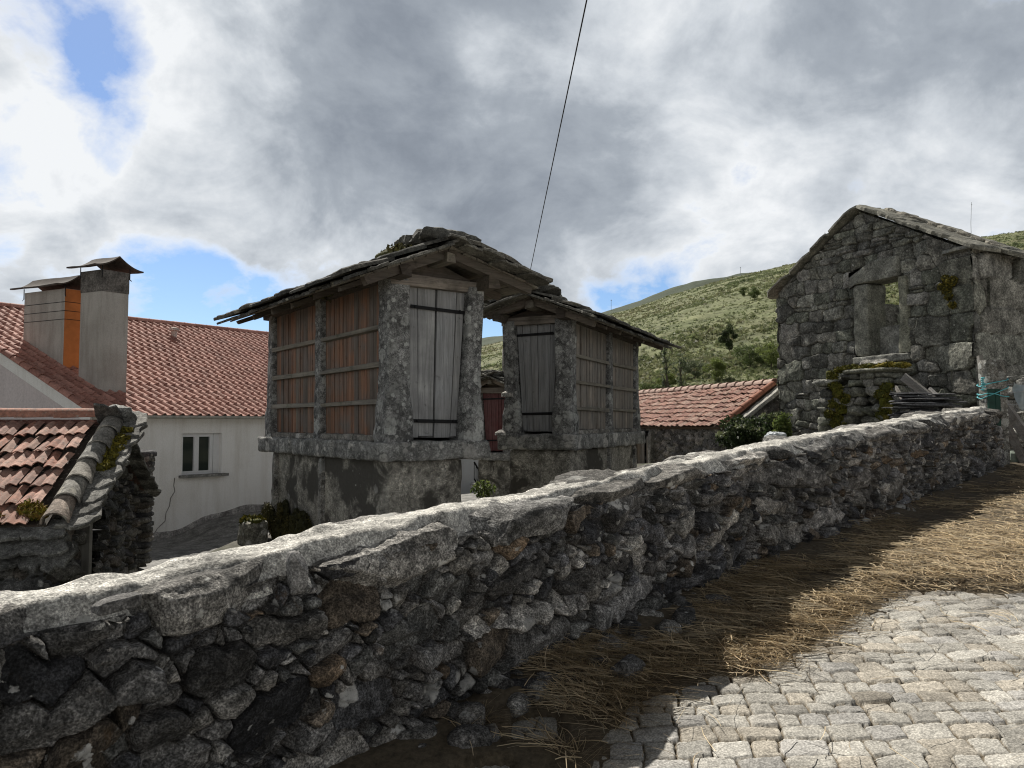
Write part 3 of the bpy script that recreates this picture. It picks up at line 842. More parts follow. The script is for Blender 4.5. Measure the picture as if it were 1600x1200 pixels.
def tile_roof(mb, P0, ea, eu, n, length, slope, tw, crs, amp, pal, seed, nu=8, prof='roll', jit=.004, lift=.03, jt=.1, mask=None, skew=0):
    """rows of clay tiles; P0 eave corner, ea along the eave, eu up the slope, n outwards"""
    r = np.random.default_rng(seed); pal = np.asarray(pal)
    nc = int(round(slope / crs)); nt_ = int(round(length / tw))
    x = np.linspace(0, 1, nu)
    if prof == 'roll': hp = amp * np.where(x < .52, .12 * np.cos(x / .52 * np.pi * 2) * 0, np.sin((x - .52) / .48 * np.pi) ** .8 * 1.0)
    elif prof == 'wave': hp = amp * (.5 - .5 * np.cos(2 * np.pi * x))
    else: hp = amp * np.sin(np.pi * x)
    for i in range(nc):
        off = r.uniform(-.01, .01)
        for j in range(nt_):
            if mask is not None and not mask((j + .5) * tw, (i + .5) * crs): continue
            dx, dv, dh, ro = r.normal(0, jit), r.normal(0, jit * 2.2), abs(r.normal(0, jit)), r.normal(0, jit * 1.5)
            vs = np.array([-.03, crs * .5, crs + .02])
            hv = np.array([lift, lift * .5, 0.0]) + dh
            A = j * tw + dx + x[None, :] * tw * 1.02 + ro * (vs[:, None] / crs)
            B = i * crs + dv + off + vs[:, None] + 0 * x[None, :]
            H = hp[None, :] + hv[:, None] + .002
            th = .014
            P = P0 + A.ravel()[:, None] * ea + B.ravel()[:, None] * eu + H.ravel()[:, None] * n
            lip = P0 + A[0][:, None] * ea + (B[0] + .004)[:, None] * eu + (H[0] - th)[:, None] * n
            und = P0 + A[0][:, None] * ea + (B[0] + .1)[:, None] * eu + (H[0] - th - .004)[:, None] * n
            v = np.concatenate([P, lip, und])
            g = grid_quads(3, nu)
            k = np.arange(nu - 1); l0 = 3 * nu; u0 = 4 * nu
            q = np.concatenate([g[:, ::-1], np.stack([k, k + 1, l0 + k + 1, l0 + k], 1)[:, ::-1], np.stack([l0 + k, l0 + k + 1, u0 + k + 1, u0 + k], 1)[:, ::-1]])
            c = pal[r.integers(0, len(pal))] * r.uniform(1 - jt, 1 + jt)
            mb.add(v, q, col=c)

def cover_tile(mb, p, q, n, r0, r1, col, seed=0, m=9):
    """half-round cover tile from p to q"""
    d = nrm(q - p); x = nrm(np.cross(d, n)); up = np.cross(x, d)
    th = np.linspace(0, np.pi, m); V = []
    for f, rr in ((0, r0), (.5, (r0 + r1) / 2), (1, r1)):
        c = p * (1 - f) + q * f
        V.append(c + rr * (np.cos(th)[:, None] * x + np.sin(th)[:, None] * up))
    for f, rr in ((0, r0 - .018), (1, r1 - .018)):
        c = p * (1 - f) + q * f
        V.append(c + rr * (np.cos(th)[:, None] * x + np.sin(th)[:, None] * up))
    V = np.concatenate(V); V = V + .004 * np.stack([fbm(V + seed, 9, 3, seed + i) for i in range(3)], 1)
    k = np.arange(m - 1)
    Q = np.concatenate([grid_quads(3, m), np.stack([k, k + 1, 3 * m + k + 1, 3 * m + k], 1), np.stack([2 * m + k, 4 * m + k, 4 * m + k + 1, 2 * m + k + 1], 1), np.stack([3 * m + k, 3 * m + k + 1, 4 * m + k + 1, 4 * m + k], 1)])
    mb.add(V, Q, col=col)

# ------------------------------------------------------------------ granaries
def granary(N, W, L, w, l, z0, zb, zt, ztop, zr, zeave, side, label, name='granary', o0=.45, o1=.6, mid=1.79, mossy=True, bays=True, door='grey', seed=1, lean=.1, plinth_a=(.05, .95), detail=True, reddoor=False, rail_z=(2.6, 2.22, 1.83)):
    N = V3(*N); W = nrm(V3(W[0], W[1], 0)); L = nrm(V3(L[0], L[1], 0))
    def pos(a, b, z): return V3(N[0] + W[0] * a + L[0] * b, N[1] + W[1] * a + L[1] * b, z)
    ang = math.atan2(L[1], L[0])
    root = thing(name, pos(w / 2, l / 2, z0), label, 'granary', 'raised stone and timber granaries')
    wv = wood_mat(name + '_boards', dark=.45, amt=.45 if side == 'red' else .6, grey=(.2, .17, .15) if side == 'red' else (.24, .225, .205))
    wd = wood_mat(name + '_door_planks', dark=.5, amt=.7, grey=(.3, .3, .3) if not reddoor else (.16, .08, .08))
    wl = wood_mat(name + '_rails', rotz=ang, axis='x', dark=.5, amt=.6, grey=(.26, .24, .2), green=.35)
    wx = wood_mat(name + '_beams', rotz=math.atan2(W[1], W[0]), axis='x', dark=.4, amt=.4, grey=(.13, .115, .095), green=.25)
    # plinth
    mb = MB(); a0, a1 = plinth_a; b0, b1 = .04, l - .1
    c = pos((a0 + a1) / 2, (b0 + b1) / 2, (z0 - .5 + zb) / 2)
    rock(mb, c, W * (a1 - a0) / 2, L * (b1 - b0) / 2, UPV * (zb - z0 + .5) / 2, (30, 60, 30), 60, .014, 4, seed, col=(.30, .285, .25))
    mb.build('plinth', M['plinth'], root, smooth=True, auto=50)
    if detail:   # upright stones showing in the plinth
        mb = MB()
        for b in (mid - .1, l - .3):
            mb = MB(); rock(mb, pos(a0 - .005, b, (z0 - .3 + zb) / 2), W * .05, L * .05, UPV * (zb - z0 + .26) / 2, (4, 6, 24), 8, .015, 6, seed + 4, col=(.25, .24, .22)); mb.build('pier', M['granite'], root, smooth=True, auto=50)
    # ledge
    mb = MB(); la0, la1, lb0, lb1 = -.1, w + .1, -.1, l + .1
    nb = 3
    for i in range(nb):
        f0, f1 = lb0 + (lb1 - lb0) * i / nb, lb0 + (lb1 - lb0) * (i + 1) / nb
        rock(mb, pos((la0 + la1) / 2, (f0 + f1) / 2, (zb + zt) / 2), W * (la1 - la0) / 2, L * ((f1 - f0) / 2 - .004), UPV * (zt - zb) / 2, (44, 44, 10), 26, .02, 7, seed + i, col=(.22, .22, .21))
    mb.build('ledge', M['ledge'], root, smooth=True, auto=60)
    # posts
    ph = ztop - zt
    def post(name_, a, b, hw, hd, la=0, flare=1.5, top=0):
        mb = MB()
        secs = [(pos(a, b, zt - .01), W * hw * flare, L * hd * flare), (pos(a, b, zt + ph * .16), W * hw * flare * .98, L * hd * flare), (pos(a, b, zt + ph * .27), W * hw * (1 + (flare - 1) * .35), L * hd * (1 + (flare - 1) * .35)),
                (pos(a + la * .35, b, zt + ph * .4), W * hw, L * hd), (pos(a + la, b, ztop + top), W * hw * .98, L * hd)]
        loft(mb, secs, 40, 8, 11, .018, 9, seed + int(a * 10 + b * 7), col=(.19, .19, .185))
        mb.build(name_, M['granite'], root, smooth=True, auto=60)
    pw = .125
    post('post', pw + .005, .1, pw, .13, -.01 - (0 if detail else 0), 1.25)
    post('post', w - .12, .1, .105, .13, lean * .6, 1.35)
    post('post', pw * .8, l - .09, pw * .8, .09, 0, 1.25)
    post('post', w - .11, l - .09, .1, .09, lean * .5, 1.25)
    post('post', .07, mid, .07, .085, -.01, 1.15)
    post('post', w - .07, mid, .07, .085, lean * .5, 1.15)
    # boarded sides
    pk = side
    for (bb0, bb1) in ((.23, mid - .08), (mid + .08, l - .17)):
        for a in (.085, w - .085):
            mb = MB(); b = bb0
            while b < bb1 - .01:
                sw = min(random.uniform(.055, .1), bb1 - b)
                lo = zt + .05 + random.uniform(0, .02); hi = ztop + .02
                s = -1 if a < w / 2 else 1
                out = lean * .5 if s > 0 else .02
                P = pos(a, b + sw / 2, lo); Q = pos(a + s * out, b + sw / 2, hi)
                d = (Q - P) / 2
                obox(mb, (P + Q) / 2 + W * random.uniform(-.006, .006), W * .011, L * (sw / 2 - .004), d, col=wc(pk if random.random() < .85 else 'brown'), jit=.0015)
                b += sw
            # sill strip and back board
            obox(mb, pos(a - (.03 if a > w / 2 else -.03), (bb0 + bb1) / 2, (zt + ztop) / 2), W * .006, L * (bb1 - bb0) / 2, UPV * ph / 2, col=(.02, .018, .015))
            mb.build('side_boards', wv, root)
        for a in (.03, w - .03):
            for z in rail_z:
                mb = MB()
                s = -1 if a < w / 2 else 1
                P = pos(a + s * (lean * .5 * (z - zt) / ph if s > 0 else 0), bb0 - .03, z + random.uniform(-.012, .012)); Q = pos(a + s * (lean * .5 * (z - zt) / ph if s > 0 else 0), bb1 + .03, z + random.uniform(-.012, .012))
                bar(mb, P, Q, .055, .05, col=np.array((.2, .185, .16)) * random.uniform(.8, 1.15), jit=.006)
                mb.build('rail', wl, root)
            mb = MB(); rock(mb, pos(a + .0, (bb0 + bb1) / 2, zt + .025), W * .05, L * (bb1 - bb0) / 2, UPV * .04, (4, 24, 4), 6, .015, 8, seed + 9, col=(.2, .19, .17)); mb.build('sill', M['ledge'], root, smooth=True, auto=60)
    # rear panel
    mb = MB(); obox(mb, pos(w / 2, l - .1, (zt + ztop) / 2), W * (w / 2 - .1), L * .015, UPV * ph / 2, col=wc('brown')); mb.build('rear_boards', wv, root)
    # door
    d0b, d1b = .255 + .045, w - .225 - .045; d0t, d1t = .255, w - .2 + lean * .35
    zd0, zd1 = zt + .03, ztop - .06
    fr = [0, .18, .49, .515, .86, 1] if door == 'planks3' else list(np.cumsum([0] + [random.uniform(.12, .2) for _ in range(6)])); fr = np.array(fr) / fr[-1]
    mb = MB()
    for i in range(len(fr) - 1):
        if door == 'planks3' and i == 2: continue
        f0, f1 = fr[i] + .006, fr[i + 1] - .006
        dz = random.uniform(-.01, .02)
        q = [(d0b + (d1b - d0b) * f0, zd0 + abs(dz)), (d0b + (d1b - d0b) * f1, zd0 + abs(dz)), (d0t + (d1t - d0t) * f1, zd1), (d0t + (d1t - d0t) * f0, zd1)]
        db = random.uniform(.0, .012)
        v = [pos(a, .07 - db, z) for a, z in q] + [pos(a, .1, z) for a, z in q]
        hand = np.cross(W, L)[2]
        Q = np.array([[0, 1, 2, 3], [1, 5, 6, 2], [5, 4, 7, 6], [4, 0, 3, 7], [3, 2, 6, 7], [0, 4, 5, 1]])
        mb.add(v, Q if hand > 0 else Q[:, ::-1], col=(wc('door') if not reddoor else np.array((.13, .045, .045)) * random.uniform(.8, 1.3)) * (1 if door == 'planks3' else .8))
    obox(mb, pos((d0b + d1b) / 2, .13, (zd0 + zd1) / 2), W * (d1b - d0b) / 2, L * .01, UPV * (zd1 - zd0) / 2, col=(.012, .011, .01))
    dr = mb.build('door', wd, root)
    for z in ((zt + ph * .84, zt + ph * .125) if door == 'planks3' else (ztop - .2, zt + .3)):
        f = (z - zd0) / (zd1 - zd0)
        e0, e1 = d0b + (d0t - d0b) * f, d1b + (d1t - d1b) * f
        mb = MB(); bar(mb, pos(e0 + .03, .05, z), pos(e1 + .02, .05, z - .01), .012, .035, col=(.02, .02, .02), jit=.002)
        for e in (e0 + .08, (e0 + e1) / 2, e1 - .06): rock(mb, pos(e, .04, z), W * .014, L * .01, UPV * .014, (3, 3, 3), 2.5, 0, 1)
        mb.build('hinge_strap', M['metal_black'], dr)
    # head beam and gable
    mb = MB(); bar(mb, pos(.02, .06, ztop), pos(w + lean * .5, .06, ztop), .16, .12, col=wc('grey') * .9, jit=.01); mb.build('lintel', wx, root)
    mb = MB()
    g = [pos(-.05, .1, ztop + .04), pos(w + .1, .1, ztop + .04), pos(w / 2, .1, zr - .1)]
    g2 = [x + L * .03 for x in g]
    mb.add(g + g2, [[0, 3, 4, 1], [1, 4, 5, 2], [2, 5, 3, 0]], [[0, 1, 2], [5, 4, 3]], col=wc('brown') * (1.1 if not reddoor else 1) * (1 if side != 'red' else 1.2)); mb.build('gable_board', wx, root)
    # wall plates
    for a in (.06, w - .04 + lean * .5):
        mb = MB(); bar(mb, pos(a, -.28, ztop + .03), pos(a, l + .2, ztop + .02), .12, .12, col=wc('brown') * .5, jit=.012); mb.build('wall_plate', wx, root)
    mb = MB(); bar(mb, pos(w / 2, -.3, zr - .14), pos(w / 2, l + .2, zr - .16), .1, .1, col=wc('brown'), jit=.01); mb.build('ridge_beam', wl, root)
    # roof slopes
    zl, zh = zeave if hasattr(zeave, '__len__') else (zeave, zeave)
    for s, ae, zeave in ((0, -o0, zl), (1, w + o1, zh)):
        am = w / 2
        run = am - ae; hor = W * np.sign(run)
        up = nrm(hor * abs(run) + UPV * (zr - zeave)); n = nrm(np.cross(L, up)); n = n * np.sign(n[2]); sl = math.hypot(run, zr - zeave)
        # rafters
        for b in (-.2, *np.linspace(.35, l + .12, 6)):
            mb = MB(); P = pos(ae - np.sign(ae) * .02, b, zeave - .075) + up * .06; Q = pos(am, b, zr - .085)
            bar(mb, P, Q, .1 if b < 0 else .07, .09 if b < 0 else .06, up=n, col=wc('brown') * (1.2 if b < 0 else 1), jit=.008); mb.build('rafter', wx, root)
        mb = MB()
        cb = pos(0, l / 2, 0); 
        nb_ = 7
        for i in range(nb_):
            f = (i + .5) / nb_
            c = pos(ae + run * f, l / 2 - .02, zeave + (zr - zeave) * f - .03 - .0)
            obox(mb, c, L * (l / 2 + .26), up * (sl / nb_ / 2 - .004), n * .012, col=wc('brown') * .8, jit=.003)
        mb.build('roof_boards', wl, root)
        mb = MB()
        rows = 3
        for rr in range(rows):
            b = -.42
            while b < l + .3:
                wd_ = random.uniform(.38, .72)
                f = (rr + .5) / rows
                c = pos(ae + run * f, b + wd_ / 2, zeave + (zr - zeave) * f) - up * .06 + n * (.012 + .03 * rr / rows)
                tl = random.gauss(.07, .03)
                u2 = nrm(up - n * tl); n2 = nrm(n + up * tl)
                cc = np.array(random.choice([(.075, .075, .067), (.1, .096, .085), (.06, .06, .055), (.115, .108, .092)]))
                slab(mb, c + n * .02, L * (wd_ / 2 + .02), u2 * (sl / rows / 2 + .07), n2, random.uniform(.03, .05), 18, .05, cc)
                b += wd_ * .93
        # ragged double edge at eave and front
        b = -.45
        while b < l + .32:
            wd_ = random.uniform(.2, .45)
            slab(mb, pos(ae, b + wd_ / 2, zeave) + up * random.uniform(.05, .14) - n * random.uniform(.01, .03), L * wd_ / 2, up * random.uniform(.12, .2), nrm(n + L * random.gauss(0, .05)), .03, 16, .1, np.array((.1, .098, .09)) * random.uniform(.7, 1.3))
            b += wd_ * .8
        f = 0
        while f < sl:
            ln = random.uniform(.18, .34)
            slab(mb, pos(ae, -.4, zeave) + up * (f + ln / 2) - n * random.uniform(.0, .03), L * random.uniform(.1, .16), up * ln / 2, n, .03, 14, .1, np.array((.12, .115, .1)) * random.uniform(.7, 1.3))
            f += ln * .75
        mb.build('slates', M['slate'], root, smooth=False)
    # ridge stones
    mb = MB(); b = -.36
    while b < l + .25:
        ln = random.uniform(.16, .34); big = 1.9 if b < .35 else 1.3 if b < .6 else .85
        c = pos(w / 2 + random.gauss(0, .03), b + ln / 2, zr + .05 + .025 * big)
        rock(mb, c - UPV * .035, W * random.uniform(.14, .22) * big, L * ln / 2 * 1.1, UPV * random.uniform(.04, .06) * big, (10, 9, 6), 3.5, .04, 9, seed + int(b * 50) + 60, col=np.array((.095, .093, .083)) * random.uniform(.7, 1.2), facet=.6)
        b += ln * .9
    for i in range(110):
        b = random.uniform(-.4, .8) if i < 80 else random.uniform(.3, l)
        da = random.gauss(0, .16); c = pos(w / 2 + da, b, zr + .085 - abs(da) * .5)
        q = random.uniform(.025, .065)
        rock(mb, c, W * q, L * q, UPV * q * .6, (4, 4, 4), 3, .02, 12, i, col=np.array((.13, .13, .115)) * random.uniform(.6, 1.3))
    mb.build('ridge_stones', M['slate'], root, smooth=True, auto=40)
    if mossy:
        mb = MB()
        moss_lump(mb, pos(w / 2 - .22, .3, zr - .03), W * .2, L * .4, UPV * .07, 3, 900, .022, cols=((.17, .16, .06), (.2, .18, .07), (.1, .1, .04), (.13, .12, .06)))
        for i in range(7): moss_lump(mb, pos(-.1 + rng.uniform(-.2, .25), rng.uniform(.2, l), (zl + .08)), W * .1, L * rng.uniform(.1, .25), UPV * .03, 30 + i, 200, .018, cols=((.1, .1, .04), (.06, .065, .03), (.14, .13, .06)))
        mb.build('moss', M['moss'], root)
    return root, pos

g1, p1 = granary((-1.2675, 7.8), (.8, .6), (-.6, .8), 1.14, 3.55, .15, 1.22, 1.42, 3.1, 3.47, (3.04, 3.17), 'red',
    'largest granary with reddish slatted side and pale grey door, nearest the wall', door='planks3', seed=3)
g2, p2 = granary((.853, 11.0), (-.91, .41), (.41, .91), 1.05, 3.74, .3, 1.22, 1.45, 3.12, 3.45, (3.05, 3.24), 'grey',
    'middle granary with grey slatted side and dark door, partly behind the largest one', o0=.5, o1=.27, mid=1.95, mossy=False, seed=14, plinth_a=(.04, 1.0))
g3, p3 = granary((.05, 18.8), (-.91, .41), (.41, .91), 1.05, 3.0, -.4, .70, .89, 2.42, 2.76, 2.38, 'grey',
    'smallest farthest granary with a faded red door, seen between the two big ones', o0=.42, o1=.42, mid=1.5, mossy=False, seed=25, plinth_a=(.04, 1.0), reddoor=True, rail_z=(2.0, 1.65, 1.25))

# moss and a low stone at the foot of the first plinth; finial stones
mb = MB()
for i in range(9): moss_lump(mb, p1(-.02, 1.9 + i * .19, .22 + .08 * (i % 3)), -V3(.8, .6, 0) * .05, V3(-.6, .8, 0) * .16, UPV * (.15 + .05 * (i % 2)), 40 + i, 420, .011, cols=((.055, .052, .02), (.04, .04, .018), (.08, .07, .025)))
mb.build('moss', M['moss'], g1)
mb = MB(); c = p1(-.28, 3.2, .12)
rock(mb, c, V3(.8, .6, 0) * .16, V3(-.6, .8, 0) * .2, UPV * .22, (12, 12, 12), 6, .03, 5, 4, col=(.25, .24, .2))
st_ = mb.build('kerb_stone', M['ledge'], None, smooth=True); tag(st_, 'squat moss-topped stone block at the rear foot of the blotched plinth', 'stone block')
mb = MB(); moss_lump(mb, c + V3(0, 0, .2), V3(.8, .6, 0) * .15, V3(-.6, .8, 0) * .18, UPV * .05, 90, 500, .02); mb.build('moss', M['moss'], st_)
for (b, z, pf, gg) in ((-.06, 1.45, p2, g2),):
    mb = MB(); c = pf(1.08, b - .02, z - .02)
    loft(mb, [(c, V3(.085, 0, 0), V3(0, .085, 0)), (c + UPV * .04, V3(.085, 0, 0), V3(0, .085, 0)), (c + UPV * .08, V3(.02, 0, 0), V3(0, .02, 0))], 14, 3, 3, .006, 9, 3, col=(.42, .4, .37))
    mb.build('finial', M['granite'], gg, smooth=True, auto=40)
    mb = MB(); c = pf(1.0, .0, 2.0)
    loft(mb, [(c, V3(.1, 0, 0), V3(0, .1, 0)), (c + UPV * .05, V3(.1, 0, 0), V3(0, .1, 0)), (c + UPV * .1, V3(.015, 0, 0), V3(0, .015, 0))], 14, 3, 3, .006, 9, 5, col=(.42, .4, .37))
    mb.build('finial', M['granite'], gg, smooth=True, auto=40)
# ------------------------------------------------------------------ white house
def house():
    A = V3(-15.4, 20, 4.88); C = V3(-9.25, 17, 1.84); r = V3(.608, .794, 0); g = A - C
    gh = nrm(V3(g[0], g[1], 0)); gl = np.linalg.norm(g); gu = g / gl; LEN = 13.0
    root = thing('house', (*(C[:2]), -1.3), 'white plastered house with red clay tile roof and two stout chimneys', 'house')
    n = nrm(np.cross(r, gu)); n = n * np.sign(n[2])
    inn = nrm(V3(r[1], -r[0], 0)) * -1        # inwards, across the eave wall
    c0 = C + r * .12 + gh * .32; zb = -2.2; ze = 1.86
    far = c0 + r * (LEN - .3)
    def on(t, z): return V3(c0[0] + r[0] * t, c0[1] + r[1] * t, z)
    # walls: eave wall with its window opening, gable, back
    t0, t1, z0, z1 = 2.2, 3.28, .33, 1.36
    dep = gh * .2
    mb = MB()
    def quad(a, b, c, d): mb.add([a, b, c, d], [[0, 1, 2, 3]], col=(.6, .6, .6))
    T = LEN - .3
    for (ta, tb, za, zc) in ((0, t0, zb, ze), (t1, T, zb, ze), (t0, t1, zb, z0), (t0, t1, z1, ze)):
        quad(on(ta, za), on(tb, za), on(tb, zc), on(ta, zc))
    for (a, b) in ((on(t0, z0), on(t1, z0)), (on(t1, z0), on(t1, z1)), (on(t1, z1), on(t0, z1)), (on(t0, z1), on(t0, z0))):
        quad(a, b, b + dep, a + dep)
    gw = 2 * (np.linalg.norm(g[:2]) - .32)
    e2 = c0 + gh * gw
    quad(V3(*far[:2], zb), V3(*(far + gh * gw)[:2], zb), V3(*(far + gh * gw)[:2], ze), V3(*far[:2], ze))
    quad(V3(*e2[:2], zb), V3(*(e2 + r * T)[:2], zb), V3(*(e2 + r * T)[:2], ze), V3(*e2[:2], ze))
    mb.build('wall', M['plaster'], root)
    mb = MB()
    ap = c0 + gh * gw / 2
    zr = 4.7
    mb.add([V3(*c0[:2], zb), V3(*c0[:2], ze), V3(*ap[:2], zr), V3(*e2[:2], ze), V3(*e2[:2], zb), V3(*ap[:2], zb)], [[0, 1, 2, 5], [5, 2, 3, 4]], col=(.6, .6, .6))
    fa = [x + r * T for x in (V3(*c0[:2], ze), V3(*ap[:2], zr), V3(*e2[:2], ze))]
    mb.add(fa, None, [[0, 1, 2]], col=(.6, .6, .6))
    mb.build('gable_wall', M['roughcast'], root)
    # smooth band under the verge tiles
    mb = MB()
    for (P, Q) in ((c0 + V3(0, 0, 0), ap),):
        a = V3(*c0[:2], ze - .12); b = V3(*ap[:2], zr - .1)
        bar(mb, a - r * .03 - gu * .1, b - r * .03, .05, .26, up=n, col=(.55, .5, .48))
    mb.build('verge_band', M['plaster'], root)
    # roof
    pal = [(.41, .208, .166), (.375, .183, .145), (.45, .235, .19), (.325, .16, .128), (.415, .22, .178)]
    mb = MB()
    tile_roof(mb, C - gu * .12, r, gu, n, LEN, gl + .12, .225, .4, .055, pal, 5, nu=10, prof='roll', jit=.002, lift=.02, jt=.09)
    mb.build('roof_tiles', M['tile_house'], root, smooth=True, auto=50)
    mb = MB()
    g2 = gu * V3(-1, -1, 1); g2 = nrm(V3(-gh[0] * 1, -gh[1] * 1, 0) * np.linalg.norm(g[:2]) + UPV * g[2])
    n2 = nrm(np.cross(r, g2)); n2 *= np.sign(n2[2])
    P = A - g2 * gl
    v = [P, P + r * LEN, A + r * LEN, A]; v2 = [x - V3(0, 0, .06) for x in v]
    mb.add(v + v2, [[0, 1, 2, 3], [7, 6, 5, 4], [0, 4, 5, 1], [1, 5, 6, 2], [3, 7, 4, 0]], col=pal[0])
    v = [C, C + r * LEN, A + r * LEN, A]; v2 = [x - V3(0, 0, .07) for x in v]; v = [x - V3(0, 0, .015) for x in v]
    mb.add(v + v2, [[0, 1, 2, 3], [7, 6, 5, 4], [0, 4, 5, 1], [1, 5, 6, 2], [3, 7, 4, 0]], col=pal[1])
    mb.build('roof_deck', M['tile_house'], root)
    mb = MB(); t = 0
    while t < LEN - .05:
        cover_tile(mb, A + r * (t - .03) + UPV * .0, A + r * (t + .42) + UPV * .015, UPV, .13, .11, np.array(pal[int(t * 7) % 5]) * 1.08, int(t * 10)); t += .4
    mb.build('ridge_tiles', M['tile_house'], root, smooth=True, auto=50)
    # verge tiles
    mb = MB(); f = 0
    while f < gl - .1:
        cover_tile(mb, C + gu * f - r * .02 + n * .02, C + gu * (f + .42) - r * .02 + n * .0, n, .1, .085, np.array(pal[int(f * 9) % 5]), int(f * 10) + 50); f += .4
    mb.build('verge_tiles', M['tile_house'], root, smooth=True, auto=50)
    # gutter and fascia
    mb = MB(); gp = C - gh * .1 - UPV * .05
    th = np.linspace(np.pi, 2 * np.pi, 9)
    V = []
    for t in np.linspace(-.1, LEN, 40):
        cc = gp + r * t - UPV * .0
        V.append(cc + .065 * (np.cos(th)[:, None] * gh + np.sin(th)[:, None] * UPV))
    mb.add(np.concatenate(V), grid_quads(40, 9), col=(.5, .5, .5))
    obox(mb, C + r * LEN / 2 - gh * .02 - UPV * .07, r * LEN / 2, gh * .012, UPV * .05)
    mb.build('gutter', M['zinc'], root, smooth=True, auto=60)
    mb = MB(); obox(mb, C + r * (LEN / 2 + .1) + gh * .17 - UPV * .1, r * (LEN / 2 - .2), gh * .16, UPV * .012); mb.build('soffit', M['plaster'], root)
    # window
    fr = MB(); c = on((t0 + t1) / 2, (z0 + z1) / 2) + gh * .13
    wv, hv = (t1 - t0) / 2, (z1 - z0) / 2
    # frame stops short of the right reveal, as the open leaf does
    wl_ = wv - .09; cf = c - r * .09
    for s in (-1, 1):
        obox(fr, cf + r * s * (wl_ - .025), r * .025, gh * .03, UPV * hv); obox(fr, cf + UPV * s * (hv - .025), r * (wl_ - .05), gh * .028, UPV * .025)
    obox(fr, cf, r * .026, gh * .034, UPV * (hv - .05))
    obox(fr, c + r * (wv - .08), r * .08, gh * .02, UPV * hv)
    w = fr.build('window', M['pvc'], root)
    for s in (-1, 1):
        q = MB(); pw = (wl_ - .05 - .026) / 2; cp = cf + r * s * (.026 + pw)
        for k in (-1, 1):
            obox(q, cp + r * k * (pw - .019), r * .019, gh * .036, UPV * (hv - .05)); obox(q, cp + UPV * k * (hv - .069), r * (pw - .038), gh * .036, UPV * .019)
        q.build('sash', M['pvc'], w)
        q = MB(); obox(q, cp + gh * .01, r * (pw - .03), gh * .005, UPV * (hv - .08)); q.build('pane', M['glass'], w)
    q = MB(); obox(q, on((t0 + t1) / 2, z0 - .03) - gh * .02, r * (wv + .08), gh * .14, UPV * .032, col=(.2, .2, .19)); q.build('sill', M['concrete'], root)
    q = MB(); obox(q, c + gh * .25, r * wv, gh * .02, UPV * hv, col=(.03, .03, .03)); q.build('dark_backing', M['metal_black'], root)  # black panel behind the panes stands in for the unlit room
    # crack and grey splash zone at the foot
    q = MB(); pts = [(2.02, .28), (2.0, .1), (2.03, -.05), (1.93, -.2), (1.9, -.4), (1.82, -.55), (1.8, -.75), (1.62, -.9), (1.55, -1.0)]
    pts = [on(t, z) - gh * .004 for t, z in pts]; tube(q, pts, .011, 4, col=(.2, .19, .18)); q.build('crack', M['concrete'], root)
    q = MB(); tt = np.linspace(.2, 12, 60)
    rows = [[on(t, -2.2) - gh * .012 for t in tt], [on(t, max(float(ground_z(*on(t, 0)[:2])[0]) + .22 + .03 * math.sin(t * 1.7) + .03 * math.sin(t * 5.1), -1.3)) - gh * .012 for t in tt], [on(t, max(float(ground_z(*on(t, 0)[:2])[0]) + .23 + .03 * math.sin(t * 1.7) + .03 * math.sin(t * 5.1), -1.29)) + gh * .01 for t in tt]]
    q.add(np.array(rows).transpose(1, 0, 2).reshape(-1, 3), grid_quads(60, 3)[:, ::-1], col=(.3, .29, .28)); q.build('plinth_render', M['concrete'], root)
    # roof vent
    q = MB(); v = C + r * 5.881 + g * .809
    loft(q, [(v, V3(.09, 0, 0), V3(0, .09, 0)), (v + UPV * .22, V3(.09, 0, 0), V3(0, .09, 0)), (v + UPV * .23, V3(.16, 0, 0), V3(0, .16, 0)), (v + UPV * .3, V3(.14, 0, 0), V3(0, .14, 0)), (v + UPV * .34, V3(.04, 0, 0), V3(0, .04, 0))], 14, 2, 2, 0, 1, 1, col=(.45, .38, .34))
    q.build('roof_vent', M['concrete'], root, smooth=True, auto=40)
    # chimneys
    def chimney(ta, tb, ka, kb, zt, mats, capmat, orange):
        pt = lambda t, k: C + r * t + g * k
        f0 = pt(ta, ka); f1 = pt(tb, ka); b0 = pt(ta, kb); b1 = pt(tb, kb)
        zl = min(f0[2], f1[2]) - .25
        mb = MB()
        cs = [f0, f1, b1, b0]
        v = [V3(*x[:2], zl) for x in cs] + [V3(*x[:2], zt) for x in cs]
        mb.add(v, [[0, 1, 5, 4], [2, 3, 7, 6], [3, 0, 4, 7], [4, 5, 6, 7]] + ([[1, 2, 6, 5]]), col=(.3, .3, .3))
        ch = mb.build('chimney', mats, root)
        ctr = sum(cs) / 4
        if orange:
            q = MB(); h = f0 * .5 + f1 * .5
            # bare ochre side, facing the other stack
            a, b = V3(*f0[:2], 0) , V3(*f1[:2], 0)
            d = -gh * .006
            mid = (a + b) / 2 + d; half = (b - a) / 2
            obox(q, V3(mid[0], mid[1], (zl + zt) / 2), half * .99, gh * .005, UPV * (zt - zl) / 2 * .995, col=(.38, .13, .04)); q.build('ochre_side', M['orange'], ch)
            q = MB()
            for zz in (zt - .33, zt - .55, zt - .76):
                ring = [V3(*(x + nrm(V3(*(x - ctr)[:2], 0)) * .012)[:2], zz) for x in cs]
                for i in range(4): bar(q, ring[i], ring[(i + 1) % 4], .012, .012)
            q.build('band', M['metal_black'], ch)
        else:
            q = MB()
            ring = [x + nrm(V3(*(x - ctr)[:2], 0)) * .012 for x in cs]
            v = [V3(*x[:2], zt - .52) for x in ring] + [V3(*x[:2], zt - .002) for x in ring]
            q.add(v, [[0, 1, 5, 4], [1, 2, 6, 5], [2, 3, 7, 6], [3, 0, 4, 7]], col=(.13, .12, .11)); q.build('smoked_top', M['concrete'], ch)
